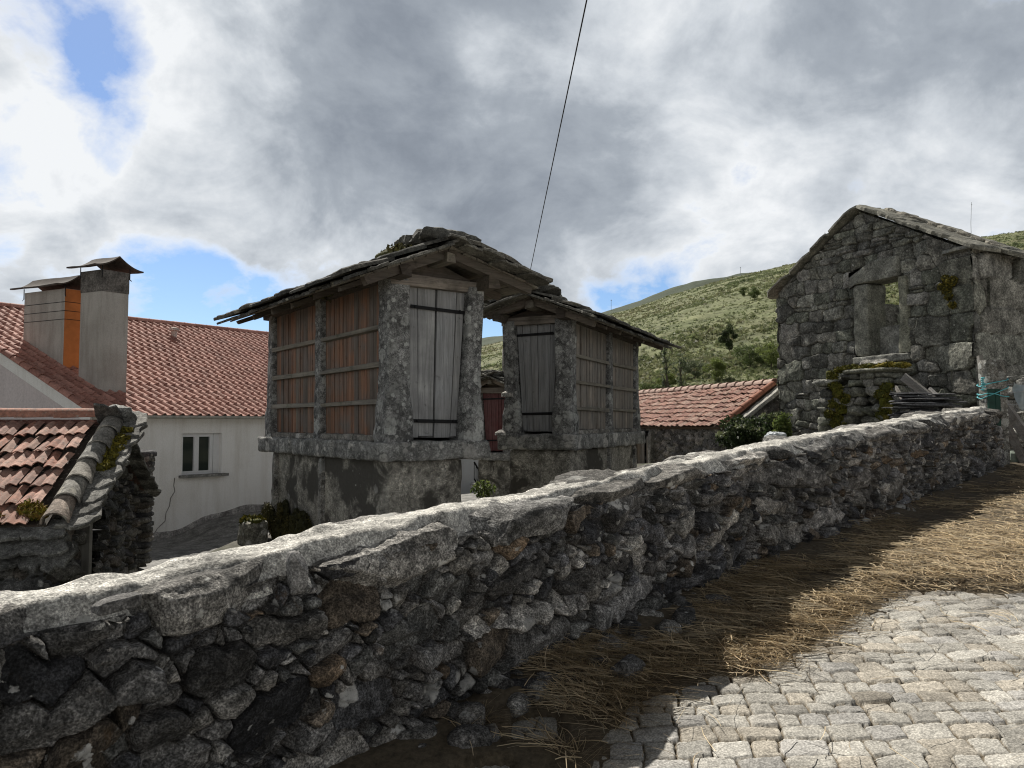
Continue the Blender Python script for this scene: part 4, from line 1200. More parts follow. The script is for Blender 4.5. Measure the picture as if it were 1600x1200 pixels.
        # hood: a flared sheet riding on brackets
        wr = np.linalg.norm(f1 - f0) / 2; wg = np.linalg.norm((b0 - f0)[:2]) / 2
        q = MB(); prof = []
        for x in np.linspace(-1, 1, 21):
            prof.append((x, (1 - abs(x)) ** 1.9))
        ex = wr + .27; hh = .28
        base = V3(ctr[0], ctr[1], zt + .06)
        V = []
        for yy in (-1, -.33, .33, 1):
            for dz in (0, -.035):
                pass
        for dz in (0, -.035):
            for yy in np.linspace(-1, 1, 6):
                for (x, z) in prof:
                    V.append(base + r * x * ex + gh * yy * (wg + .13) + UPV * (z * hh + .02 + dz + .012 * math.sin(3 * yy + x)))
        V = np.array(V); m_ = 21
        top = grid_quads(6, m_); bot = top[:, ::-1] + 6 * m_
        k = np.arange(m_ - 1); e1 = np.stack([k, k + 1, 6 * m_ + k + 1, 6 * m_ + k], 1); e2_ = e1 + 5 * m_
        k = np.arange(5) * m_; s1 = np.stack([k, k + m_, 6 * m_ + k + m_, 6 * m_ + k], 1); s2 = s1 + m_ - 1
        q.add(V, np.concatenate([top[:, ::-1], bot[:, ::-1], e1, e2_[:, ::-1], s1[:, ::-1], s2]), col=(.1, .08, .07)); hd = q.build('hood', M['cap_metal'], ch, smooth=True, auto=40)
        for x in (f0, f1, b0, b1):
            q = MB(); o = nrm(V3(*(x - ctr)[:2], 0)) * .02
            tube(q, [V3(*(x + o)[:2], zt + .1), V3(*(x + o)[:2], zt - .16), V3(*(x + o * 3)[:2], zt - .2)], .012, 5); q.build('bracket', M['metal_black'], ch)
    chimney(.84, 1.33, .369, .603, 4.93, M['chimney'], None, True)
    chimney(.824, 1.456, .165, .277, 5.28, M['chimney'], None, False)
house()

# ------------------------------------------------------------------ small shed on the left
SHP = [(.12, .12, .115), (.09, .09, .09), (.16, .155, .145), (.075, .075, .08), (.2, .19, .18), (.13, .115, .1)]
def shed():
    R = V3(-4.83, 9.2, 1.64); er = nrm(V3(.98, .18, 0)); ed = nrm(V3(.18, -.98, 0)); w = 1.72; zd = 1.0; LEN = 6.0
    root = thing('shed', (R[0], R[1], -.35), 'low stone shed with weathered pink tiles and a mossy rake, left of the white house', 'shed')
    eu = nrm(-ed * w + UPV * zd); n = nrm(np.cross(er, eu)); n *= np.sign(n[2]); sl = math.hypot(w, zd)
    E = R + ed * w - UPV * zd       # eave corner, right
    pal = [(.45, .245, .185), (.49, .27, .21), (.38, .2, .15), (.5, .31, .25), (.42, .26, .205), (.36, .21, .17), (.46, .225, .165)]
    mb = MB()
    tile_roof(mb, E - er * LEN - eu * .06, er, eu, n, LEN - .12, sl, .105, .33, .024, pal, 8, nu=7, prof='wave', jit=.012, lift=.06, jt=.24)
    mb.build('roof_tiles', M['tile_old'], root, smooth=True, auto=50)
    mb = MB()
    c = (R + E) / 2 - er * LEN / 2 - n * .05
    obox(mb, c, er * LEN / 2, eu * sl / 2, n * .025, col=(.07, .06, .05))
    eb = nrm(ed * w + UPV * zd); nb = nrm(np.cross(er, eb)); nb *= np.sign(nb[2])
    Eb = R - ed * w - UPV * zd
    obox(mb, (R + Eb) / 2 - er * LEN / 2 - nb * .02, er * LEN / 2, eb * sl / 2, nb * .03, col=(.2, .1, .08))
    # two broken bits of tile lying on the courses
    mb.build('roof_deck', M['tile_old'], root)
    mb = MB()
    for (t, f) in ((1.55, .62), (.72, .32)):
        obox(mb, E - er * t + eu * sl * f + n * .085, er * .05, nrm(eu + n * .1) * .13, n * .012, col=(.42, .3, .25), jit=.006)
    mb.build('loose_tile', M['tile_old'], root)
    mb = MB(); t = .1
    while t < LEN:
        cover_tile(mb, R - er * (t + .46) + UPV * .03, R - er * t + UPV * .045, UPV, .115, .095, np.array((.38, .19, .14)) * random.uniform(.85, 1.15), int(t * 10)); t += .42
    mb.build('ridge_tiles', M['tile_old'], root, smooth=True, auto=50)
    # big cover tiles down the rake
    mb = MB(); f = -.06
    for i in range(6):
        P = E + eu * f + er * .1 + n * .03; Q = E + eu * (f + .42) + er * .07 + n * .015
        cover_tile(mb, P, Q, n, .128, .1, np.array([(.24, .2, .17), (.23, .22, .2), (.24, .225, .2), (.22, .215, .2), (.25, .24, .22), (.24, .23, .21)][i]) * 1.1, i + 7, 13); f += .335
    mb.build('cover_tiles', M['cover'], root, smooth=True, auto=60)
    mb = MB(); rock(mb, R + er * .12 + UPV * .07, er * .17, ed * .15, UPV * .1, (12, 12, 9), 3.5, .05, 8, 4, col=(.2, .2, .19), facet=.5); mb.build('ridge_stone', M['shed'], root, smooth=True)
    # slates along both rakes
    mb = MB(); f = .0
    while f < sl:
        ln = random.uniform(.25, .4)
        slab(mb, E + eu * (f + ln / 2) + er * .24 - n * .06, er * .17, nrm(eu + n * -.12) * (ln / 2 + .05), nrm(n + er * .25), .05, 16, .12, np.array((.24, .235, .22)) * random.uniform(.8, 1.2)); f += ln * .62
    f = 0
    while f < sl + .1:
        ln = random.uniform(.3, .5)
        slab(mb, Eb + eb * (f + ln / 2 - .02) + er * .06 - nb * .05, er * .14, eb * (ln / 2 + .04), nb, .035, 15, .12, np.array((.14, .14, .135)) * random.uniform(.8, 1.2)); f += ln * .7
    # eave slates in front, drooping over the wall
    for lay in range(3):
        t = -.2
        while t < LEN - .2:
            ln = random.uniform(.25, .55)
            slab(mb, E - er * (t + ln / 2) - UPV * (.08 + .13 * lay) - ed * (.03 + .05 * lay), er * ln / 2, nrm(ed * .8 - UPV * (.5 + .2 * lay)) * .17, nrm(ed * .5 + UPV * .8), .035, 14, .14, np.array((.15, .15, .145)) * random.uniform(.7, 1.3)); t += ln * .8
    mb.build('rake_slates', M['shed'], root, smooth=False)
    # moss cushions
    mb = MB()
    for i, f in enumerate((.86, .78, .72, .66, .6, .55, .5, .47)):
        moss_lump(mb, E + eu * sl * f + er * (.27 - .004 * i) + n * .0, er * rng.uniform(.06, .1), eu * rng.uniform(.04, .06), n * .045, 20 + i, 300, .016, cols=((.24, .2, .03), (.19, .165, .03), (.12, .11, .03)))
    for (f, t, q) in ((.05, .12, .13), (.09, .2, .1), (.0, .5, .12), (.0, .75, .1), (.01, 1.3, .06)):
        moss_lump(mb, E + eu * sl * f - er * t + n * .05, er * q, eu * .1, n * .04, 60 + int(f * 99 + t * 9), 420, .016, cols=((.22, .18, .02), (.2, .13, .03), (.1, .11, .02)))
    mb.build('moss', M['moss'], root)
    # walls
    zb = -1.2
    O = R + ed * (w - .1) - er * .06; U = -ed
    gw = 2 * w - .2
    def mask(a, b):
        z = b + zb
        roof = R[2] - .06 - np.abs(a - gw / 2) * zd / w
        door = (a > 1.08) & (a < 1.52) & (z < .72)
        return (z < roof) & ~door
    S = dart_sites(-.2, gw + .2, -.2, 3.1, [(14, (.2, .3), (.08, .13), .15), (900, (.1, .2), (.045, .09), .2), (5000, (.05, .1), (.03, .05), .3)], 3, .6)
    mb = MB()
    stone_sheet(mb, V3(O[0], O[1], zb), U, er, gw, 2.95, .014, S, mask, SHP, 33, jd=.07, H=.03, tilt=.25, rough=.014)
    S = dart_sites(-.2, LEN + .2, -.2, 2.2, [(30, (.2, .35), (.08, .13), .15), (1500, (.1, .2), (.045, .09), .2), (6000, (.05, .1), (.03, .05), .3)], 4, .6)
    O2 = R + ed * (w - .12) - er * LEN
    stone_sheet(mb, V3(O2[0], O2[1], zb), er, ed, LEN - .05, E[2] - .1 - zb, .02, S, None, SHP, 34, jd=.07, H=.03, tilt=.25, rough=.014)
    # core
    c = V3(*(R - er * (LEN / 2 + .1))[:2], 0)
    obox(mb, V3(c[0], c[1], (zb + .2) / 2 - .1), er * (LEN / 2 - .35), ed * (w - .25), UPV * (.35 - zb) / 2, col=(.03, .03, .03))
    # ragged rear corner
    for i in range(22):
        z = zb + .9 + i * .07
        rock(mb, R - ed * (w - .06 + random.uniform(-.05, .1)) - er * .12 + UPV * (z - R[2]), ed * random.uniform(.1, .2), er * .2, UPV * .045, (6, 6, 4), 4, .03, 8, i, col=SHP[i % 6])
    mb.build('wall', M['shed'], root, smooth=True)
    mb = MB(); wdm = wood_mat('shed_timber', dark=.5, amt=.6)
    obox(mb, V3(*(O + U * 1.12 + er * .0)[:2], -.1), U * .07, er * .07, UPV * .82, col=(.13, .12, .11), jit=.01)
    obox(mb, V3(*(O + U * 1.3 - er * .12)[:2], -.2), U * .22, er * .02, UPV * .9, col=(.02, .02, .02))  # near-black panel stands in for the shade inside the doorway
    mb.build('post_and_dark_panel', wdm, root)
shed()

# ------------------------------------------------------------------ tiled barn on the right
def barn():
    R = V3(6.86, 20, 2.64); er = nrm(V3(-.33, .94, 0)); ed = nrm(V3(-.94, -.33, 0)); w = 1.65; zd = 1.12; LEN = 9.5
    root = thing('barn', (*(R + ed * w)[:2], .4), 'long low stone barn with faded red tile roof below the green hill', 'barn')
    eu = nrm(-ed * w + UPV * zd); n = nrm(np.cross(er, eu)); n *= np.sign(n[2]); sl = math.hypot(w, zd)
    E = R + ed * w - UPV * zd
    pal = [(.32, .17, .13), (.29, .15, .115), (.36, .2, .155), (.35, .22, .175), (.27, .14, .11), (.38, .25, .2)]
    mb = MB(); tile_roof(mb, E + er * .05, er, eu, n, LEN, sl, .21, .22, .036, pal, 18, nu=7, prof='wave', jit=.012, lift=.04, jt=.16); mb.build('roof_tiles', M['tile_barn'], root, smooth=True, auto=50)
    mb = MB(); obox(mb, (R + E) / 2 + er * LEN / 2 - n * .05, er * LEN / 2, eu * sl / 2, n * .03, col=(.1, .07, .05))
    eb = nrm(ed * w + UPV * zd); nb = nrm(np.cross(er, eb)); nb *= np.sign(nb[2]); Eb = R - ed * w - UPV * zd
    obox(mb, (R + Eb) / 2 + er * LEN / 2 - nb * .03, er * LEN / 2, eb * sl / 2, nb * .04, col=(.28, .12, .09)); mb.build('roof_deck', M['tile_barn'], root)
    mb = MB(); t = 0
    while t < LEN:
        cover_tile(mb, R + er * t + UPV * .02, R + er * (t + .42) + UPV * .0, UPV, .13, .11, np.array((.42, .3, .25)) * random.uniform(.85, 1.1), int(t * 9)); t += .4
    mb.build('ridge_tiles', M['tile_barn'], root, smooth=True, auto=50)
    mb = MB(); f = 0
    while f < sl - .1:
        cover_tile(mb, E + eu * f - er * .02 + n * .03, E + eu * (f + .42) - er * .02 + n * .02, n, .12, .1, np.array((.3, .13, .085)) * random.uniform(.85, 1.15), int(f * 9)); f += .38
    mb.build('verge_tiles', M['tile_barn'], root, smooth=True, auto=50)
    mb = MB()
    rock(mb, (R + E) / 2 - er * .24 - n * .09, eu * (sl / 2 + .1), er * .13, n * .05, (40, 6, 4), 12, .02, 5, 3, col=(.36, .35, .32))
    mb.build('coping', M['concrete'], root, smooth=True, auto=50)
    zb = -.2
    PAL = [(.2, .19, .17), (.16, .15, .14), (.24, .22, .2), (.13, .125, .12)]
    mb = MB()
    S = dart_sites(-.2, LEN + .2, -.2, 1.9, [(800, (.12, .22), (.06, .11), .1), (2500, (.07, .1), (.04, .06), .2)], 6, .6)
    O = E - ed * .12; O = V3(O[0], O[1], zb)
    # the door sits where the far third of the wall begins
    def mask(a, b): return ~((a > 3.75) & (a < 4.9) & (b < 1.58))
    stone_sheet(mb, O, er, ed, LEN, E[2] - zb - .06, .03, S, mask, PAL, 51, jd=.05, H=.02, tilt=.15)
    S = dart_sites(-.2, 2 * w, -.2, 3.2, [(800, (.12, .22), (.06, .11), .1), (2500, (.07, .1), (.04, .06), .2)], 7, .6)
    gw = 2 * w - .2
    def mask2(a, b): return b + zb < R[2] - .12 - np.abs(a - gw / 2) * zd / w
    O2 = R + ed * (w - .1) - er * .1; stone_sheet(mb, V3(O2[0], O2[1], zb), -ed, -er, gw, 2.9, .03, S, mask2, PAL, 52, jd=.05, H=.02, tilt=.15)
    obox(mb, V3(*(R + er * LEN / 2)[:2], .55), er * (LEN / 2 - .1), ed * (w - .35), UPV * .8, col=(.03, .03, .03))
    mb.build('wall', M['shed'], root, smooth=True)
    mb = MB(); dm = wood_mat('barn_door_wood', dark=.5, amt=.5)
    a = 3.8
    while a < 4.85:
        if not 4.12 < a < 4.3: obox(mb, O + er * (a + .07) - ed * .1 + UPV * (.75 + random.uniform(-.1, 0)), er * .062, ed * .015, UPV * .75, col=wc('brown') * 1.3)
        a += .14
    mb.build('door', dm, root)
    for a in (3.72, 4.93): mb = MB(); rock(mb, O + er * a + ed * .02 + UPV * .8, er * .1, ed * .08, UPV * .8, (5, 5, 18), 7, .02, 5, 2, col=(.22, .21, .19)); mb.build('door_jamb', M['ruin_dressed'], root, smooth=True)
barn()

# ------------------------------------------------------------------ roofless stone house
RP = [(.155, .155, .13), (.12, .12, .105), (.19, .19, .165), (.135, .14, .115), (.17, .165, .145), (.105, .105, .095), (.21, .205, .185)]
def ruin():
    Lc = V3(6.7, 19.3, 0); Rc = V3(8.76, 14.5, 0); U = nrm(Rc - Lc); Wd = np.linalg.norm(Rc - Lc); Nn = V3(U[1], -U[0], 0)
    if Nn[1] > 0: Nn = -Nn
    B = -Nn; zb = .3; ze = 4.94; za = 6.36
    root = thing('ruined_house', (*(Lc + Rc)[:2] / 2, 1.0), 'roofless stone house with a big gable, empty window opening and slab coping', 'ruin')
    def roof(a): return ze + (za - ze) * (1 - np.abs(a - Wd / 2) / (Wd / 2))
    t0, t1, z0, z1 = 2.82, 3.62, 3.08, 4.68
    def mask(a, b):
        z = b + zb
        return (z < roof(a) - .03) & ~((a > t0 - .4) & (a < t1 + .08) & (z > z0 - .02) & (z < z1 + .02)) & ~((a > 2.32) & (a < 3.6) & (z > z1 - .02) & (z < z1 + .46 - .25 * np.clip((2.95 - a), 0, 1)))
    S = row_sites(-.3, Wd + .3, -.1, 6.4, (.13, .33), (.2, .62), 8, .14)
    # large quoins at both corners and some big blocks
    big = []
    for i in range(9):
        big.append((.22 if i % 2 else .36, .45 + i * .52, .22 if i % 2 else .36, .25, 0)); big.append((Wd - (.3 if i % 2 else .5), .4 + i * .55, .3 if i % 2 else .5, .26, 0))
    big += [(4.35, 3.15, .4, .28, -.15), (3.9, 2.1, .33, .2, .2), (1.9, 2.75, .3, .2, 0), (1.0, 3.3, .3, .17, 0), (3.7, 4.6, .2, .12, .3), (4.7, 1.6, .5, .38, .1)]
    keep = []
    for s in S:
        if not any(abs(s[0] - b[0]) < b[2] * .95 and abs(s[1] - b[1]) < b[3] * .95 for b in big): keep.append(s)
    S = np.array(keep + big)
    mb = MB()
    stone_sheet(mb, V3(Lc[0], Lc[1], zb), U, Nn, Wd, za - zb, .018, S, mask, RP, 61, jd=.08, H=.02, tilt=.1, rough=.010, p=4, rw=.014, dome=.006, warp=.03, wf=6, facets=4, fsl=.25)
    # right-hand return wall with big squared blocks
    S2 = row_sites(-.3, 7.3, -.1, 5.0, (.42, .75), (.6, 1.3), 9, .08)
    stone_sheet(mb, V3(Rc[0], Rc[1], zb), B, U, 7.0, ze - zb - .02, .03, S2, None, RP, 62, jd=.06, H=.02, tilt=.06, rough=.010, p=5, rw=.015, dome=.006, warp=.03, wf=5, facets=3, fsl=.12)
    # left return and rear wall with a doorway
    S3 = row_sites(-.3, 7.3, -.1, 5.0, (.2, .4), (.3, .7), 10, .1)
    stone_sheet(mb, V3(Lc[0], Lc[1], zb), B, -U, 6.5, ze - zb - .1, .06, S3, None, RP, 63, jd=.06, H=.02, tilt=.06)
    Q = Lc + B * 6.0
    def mk3(a, b): return ~((a > 2.2) & (a < 3.3) & (b + zb < 4.7) & (b + zb > 2.4))
    stone_sheet(mb, V3(Q[0], Q[1], zb), U, Nn, Wd, 4.65 , .04, row_sites(-.3, 6, -.1, 5, (.2, .4), (.3, .7), 13, .1), mk3, RP, 64, jd=.06, H=.02, tilt=.06)
    mb.build('wall', M['ruin'], root, smooth=True)
    # inner faces of the gable, cut round the opening
    mb = MB(); D = B * .5
    def on(a, z): return V3(*(Lc + U * a)[:2], z) + D
    def poly(pts):
        pts = [on(*p) for p in pts]; k = len(pts)
        mb.add(pts, None, [[0, i, i + 1] for i in range(1, k - 1)], col=(.12, .12, .1))
    poly([(0, zb), (t0 - .1, zb), (t0 - .1, roof(t0 - .1) - .06), (Wd / 2, za - .06), (0, ze - .06)][:3] + [(Wd / 2, za - .06), (0, ze - .06)])
    poly([(t1 + .1, zb), (Wd, zb), (Wd, ze - .06), (t1 + .1, roof(t1 + .1) - .06)])
    poly([(t0 - .1, zb), (t1 + .1, zb), (t1 + .1, z0), (t0 - .1, z0)])
    poly([(t0 - .1, z1 + .1), (t1 + .1, z1 + .1), (t1 + .1, roof(t1 + .1) - .06), (t0 - .1, roof(t0 - .1) - .06)])
    for (c0, ln) in ((Rc - U * .5, 7.0),):
        mb.add([V3(*c0[:2], zb), V3(*(c0 + B * ln)[:2], zb), V3(*(c0 + B * ln)[:2], ze), V3(*c0[:2], ze)], [[0, 1, 2, 3]], col=(.12, .12, .1))
        mb.add([V3(*c0[:2], ze - .04), V3(*(c0 + B * ln)[:2], ze - .04), V3(*(c0 + B * ln + U * .5)[:2], ze - .04), V3(*(c0 + U * .5)[:2], ze - .04)], [[0, 1, 2, 3]], col=(.12, .12, .1))
    mb.build('inner_face', M['ruin'], root)
    # window stones
    def at(a, z, d): return V3(*(Lc + U * a)[:2], z) + B * d
    mb = MB()
    rock(mb, at(t0 - .2, (z0 + z1) / 2, .26), U * .2, B * .29, UPV * (z1 - z0) / 2, (14, 20, 50), 14, .018, 4, 2, col=(.2, .2, .17)); mb.build('jamb', M['ruin_dressed'], root, smooth=True, auto=50)
    mb = MB()
    loft(mb, [(at(t1 + .09, z0, .26), U * .17, B * .29), (at(t1 + .09, z0 + .7, .26), U * .12, B * .29), (at(t1 + .06, z1, .26), U * .1, B * .29)], 24, 10, 8, .03, 4, 5, col=(.19, .19, .15)); mb.build('jamb', M['ruin_dressed'], root, smooth=True, auto=50)
    mb = MB()
    def wl(P):
        a = (P - Lc) @ U; P = P.copy()
        P[:, 2] -= np.where(P[:, 2] > z1 + .2, .26 * np.clip((2.95 - a) / .6, 0, 1), 0); return P
    rock(mb, at(2.95, z1 + .24, .25), U * .66, B * .3, UPV * .23, (40, 14, 16), 14, .02, 4, 7, col=(.19, .19, .165), warp=wl); mb.build('lintel', M['ruin_dressed'], root, smooth=True, auto=50)
    mb = MB(); rock(mb, at(3.1, z0 - .09, .24), U * .75, B * .31, UPV * .085, (40, 12, 8), 10, .02, 5, 8, col=(.2, .2, .18)); mb.build('sill', M['ruin_dressed'], root, smooth=True, auto=50)
    mb = MB(); rock(mb, at(3.2, z0 + .28, .36), U * .5, B * .05, UPV * .36, (20, 4, 16), 14, .012, 5, 9, col=(.24, .24, .22)); mb.build('parapet_slab', M['ruin_dressed'], root, smooth=True, auto=50)
    # rear opening frame
    for a in (2.1, 3.4): mb = MB(); rock(mb, V3(*(Q + U * a)[:2], 3.5), U * .14, B * .2, UPV * 1.2, (6, 8, 30), 10, .02, 4, int(a * 9), col=(.24, .24, .21)); mb.build('rear_jamb', M['ruin_dressed'], root, smooth=True, auto=50)
    # coping slabs
    for s in (-1, 1):
        mb = MB()
        top = V3(*(Lc + U * Wd / 2)[:2], za); bot = V3(*(Lc + U * (Wd / 2 + s * Wd / 2))[:2], ze)
        dn = nrm(bot - top); ln = np.linalg.norm(bot - top) + (.12 if s < 0 else .1); n = nrm(np.cross(dn, B)); n *= np.sign(n[2])
        for row, (dback, wid) in enumerate(((.3, .46), (1.05, .4))):
            if row and s < 0: continue
            f = 0.0
            while f < ln:
                l = random.uniform(.6, .95) if s < 0 else random.uniform(.42, .7)
                th = .06 if s < 0 else .075
                nn = nrm(n + dn * -.06)
                slab(mb, top + dn * (f + l / 2) + B * (dback - .02) + n * (.02 - .0 * row + random.uniform(0, .02)), dn * (l / 2 + .07), B * (wid + random.uniform(-.03, .03)), nn, th, 20, .035, np.array((.2, .195, .165)) * random.uniform(.8, 1.2))
                f += l
        if s > 0:
            f = .1
            while f < ln - .2:   # stones weighting the coping joint
                rock(mb, top + dn * (f + .16) + B * .72 + n * .11, dn * random.uniform(.12, .2), B * random.uniform(.1, .16), n * .05, (8, 7, 5), 4, .03, 8, int(f * 40), col=np.array((.24, .225, .19)) * random.uniform(.8, 1.2), facet=.5); f += random.uniform(.25, .45)
            b = -.1
            while b < 6.6:
                l = random.uniform(.5, .9)
                slab(mb, V3(*(Rc + B * (b + l / 2) - U * .22)[:2], ze - .015 + random.uniform(0, .02)), B * (l / 2 + .03), U * .4, UPV, .07, 18, .04, np.array((.16, .16, .145)) * random.uniform(.8, 1.2)); b += l
        mb.build('coping', M['slate'], root, smooth=False)
    # moss growing out of the joints
    mb = MB()
    for (a, z, q) in ((4.78, 4.33, .1), (4.72, 4.2, .09), (4.86, 4.38, .08), (4.62, 4.3, .07), (4.76, 4.08, .07), (4.83, 3.9, .06), (4.7, 4.45, .06)):
        moss_lump(mb, at(a, z, -.04), U * q, Nn * .06, UPV * q * .9, int(a * 100), 350, .018, cols=((.16, .13, .02), (.1, .09, .02), (.06, .06, .02)))
    mb.build('moss', M['moss'], root)
    return Lc, U, Nn
ruin()
# ------------------------------------------------------------------ things in front of the ruin and by the gate
def mossy_stub():
    root = thing('stone_stub', (7.0, 15.6, .9), 'moss-covered stump of rubble wall standing in front of the ruined gable', 'rubble wall')
    A = V3(*ray(1288, 640)[:2], 0); A = A / A[1] * 16.4; B = V3(*ray(1418, 640)[:2], 0); B = B / B[1] * 14.9
    U = nrm(B - A); ln = np.linalg.norm(B - A); Nn = V3(U[1], -U[0], 0); Nn = Nn if Nn[1] < 0 else -Nn
    mb = MB()
    z = .7; r = np.random.default_rng(4)
    tops = lambda a: 2.36 + .3 * sst(.15, .5, a / ln) - .12 * sst(.8, 1, a / ln)
    while z < 2.6:
        h = r.uniform(.12, .24); a = 0
        while a < ln:
            w = r.uniform(.15, .42)
            if z + h * .8 < tops(a + w / 2):
                rock(mb, A + U * (a + w / 2) + UPV * (z + h / 2) + Nn * r.normal(0, .04), U * w * .53, Nn * .3, UPV * h * .55, (8, 8, 6), 3.4, .05, 5, int(a * 100 + z * 10), col=np.array(RP[r.integers(0, 7)]) * r.uniform(.8, 1.25), facet=.5)
            a += w * .95
        z += h * .92
    mb.build('rubble', M['ruin'], root, smooth=True)
    mb = MB()
    rock(mb, A + U * .2 + UPV * 2.46 + Nn * .05, U * .38, Nn * .35, UPV * .07, (14, 12, 5), 4, .03, 5, 3, col=(.2, .2, .18), facet=.4)
    rock(mb, A + U * 1.25 + UPV * 2.66 + Nn * .05, U * .62, Nn * .38, UPV * .06, (18, 12, 5), 5, .03, 4, 4, col=(.18, .18, .15), facet=.4)
    rock(mb, A + U * 1.15 + UPV * 2.8 - Nn * .1, U * .3, Nn * .2, UPV * .09, (14, 10, 8), 3.5, .05, 5, 5, col=(.25, .24, .22), facet=.5)
    mb.build('capping', M['ruin'], root, smooth=True)
    mb = MB()
    bright = ((.21, .17, .03), (.25, .2, .035), (.14, .13, .03)); dull = ((.12, .12, .02), (.08, .085, .02), (.16, .14, .03))
    for i in range(11): moss_lump(mb, A + U * (.55 + i * .13) + UPV * (2.70 + .02 * (i % 3)) + Nn * .22, U * .11, Nn * .16, UPV * .05, i, 420, .018, cols=bright if i > 5 else dull)
    for i in range(12): moss_lump(mb, A + U * (.42 + r.normal(0, .13)) + UPV * (2.6 - i * .1) + Nn * .3, U * .12, Nn * .07, UPV * .1, 20 + i, 300, .018, cols=dull)
    for i in range(5): moss_lump(mb, A + U * (1.5 + r.normal(0, .12)) + UPV * (2.3 - i * .14) + Nn * .3, U * .14, Nn * .07, UPV * .1, 50 + i, 300, .018, cols=dull)
    mb.build('moss', M['moss'], root)
mossy_stub()

def at(px, py, Y):
    q = ray(px, py); q = q / q[1] * Y
    return q + EYE
wood_plank = wood_mat('fallen_timber', rotz=0, axis='x', dark=.5, amt=.6, grey=(.3, .29, .28))
def stack():
    root = thing('slate_stack', at(1430, 670, 13.6) - UPV * .3, 'stack of broken dark slates lying between the mossy stub and the wall', 'slate stack')
    mb = MB()
    c = at(1432, 652, 13.7); u = nrm(V3(1, -.35, 0)); b = nrm(V3(.35, 1, 0))
    for i in range(64):
        z = -.62 + .0165 * i + random.uniform(0, .01); k = i / 64
        slab(mb, c + u * random.uniform(-.36 + .2 * k, .42) + b * random.uniform(-.15, .15) + UPV * z, u * random.uniform(.24, .5) * (1.1 - .35 * k), b * random.uniform(.18, .32), nrm(UPV + u * random.gauss(0, .06) + b * random.gauss(0, .05)), random.uniform(.012, .028), 14, .12, np.array((.1, .1, .105)) * random.uniform(.5, 2.0))
    mb.build('slates', M['slate_dark'], root)
stack()
for (p, q, Y0, Y1, w, lab) in ((( 1412, 588), (1478, 640), 14.3, 13.6, .13, 'thick grey plank leaning from the mossy stub down to the slate stack'),
                               ((1452, 607), (1492, 642), 13.9, 13.3, .04, 'thin pale lath lying to the right of the thick leaning plank'),
                               ((1400, 606), (1412, 628), 14.4, 14.0, .1, 'short grey board end propped under the mossy capping')):
    mb = MB(); P, Q = at(*p, Y0), at(*q, Y1); bar(mb, P, Q, w * .45, w, col=(.24, .22, .2), jit=.008)
    bar(mb, P + UPV * .012 - V3(0, .03, 0), Q + UPV * .01 - V3(0, .03, 0), w * .3, w * .6, col=(.2, .19, .17), jit=.006)
    tag(mb.build('plank', wood_plank), lab, 'plank', 'timbers by the ruin')

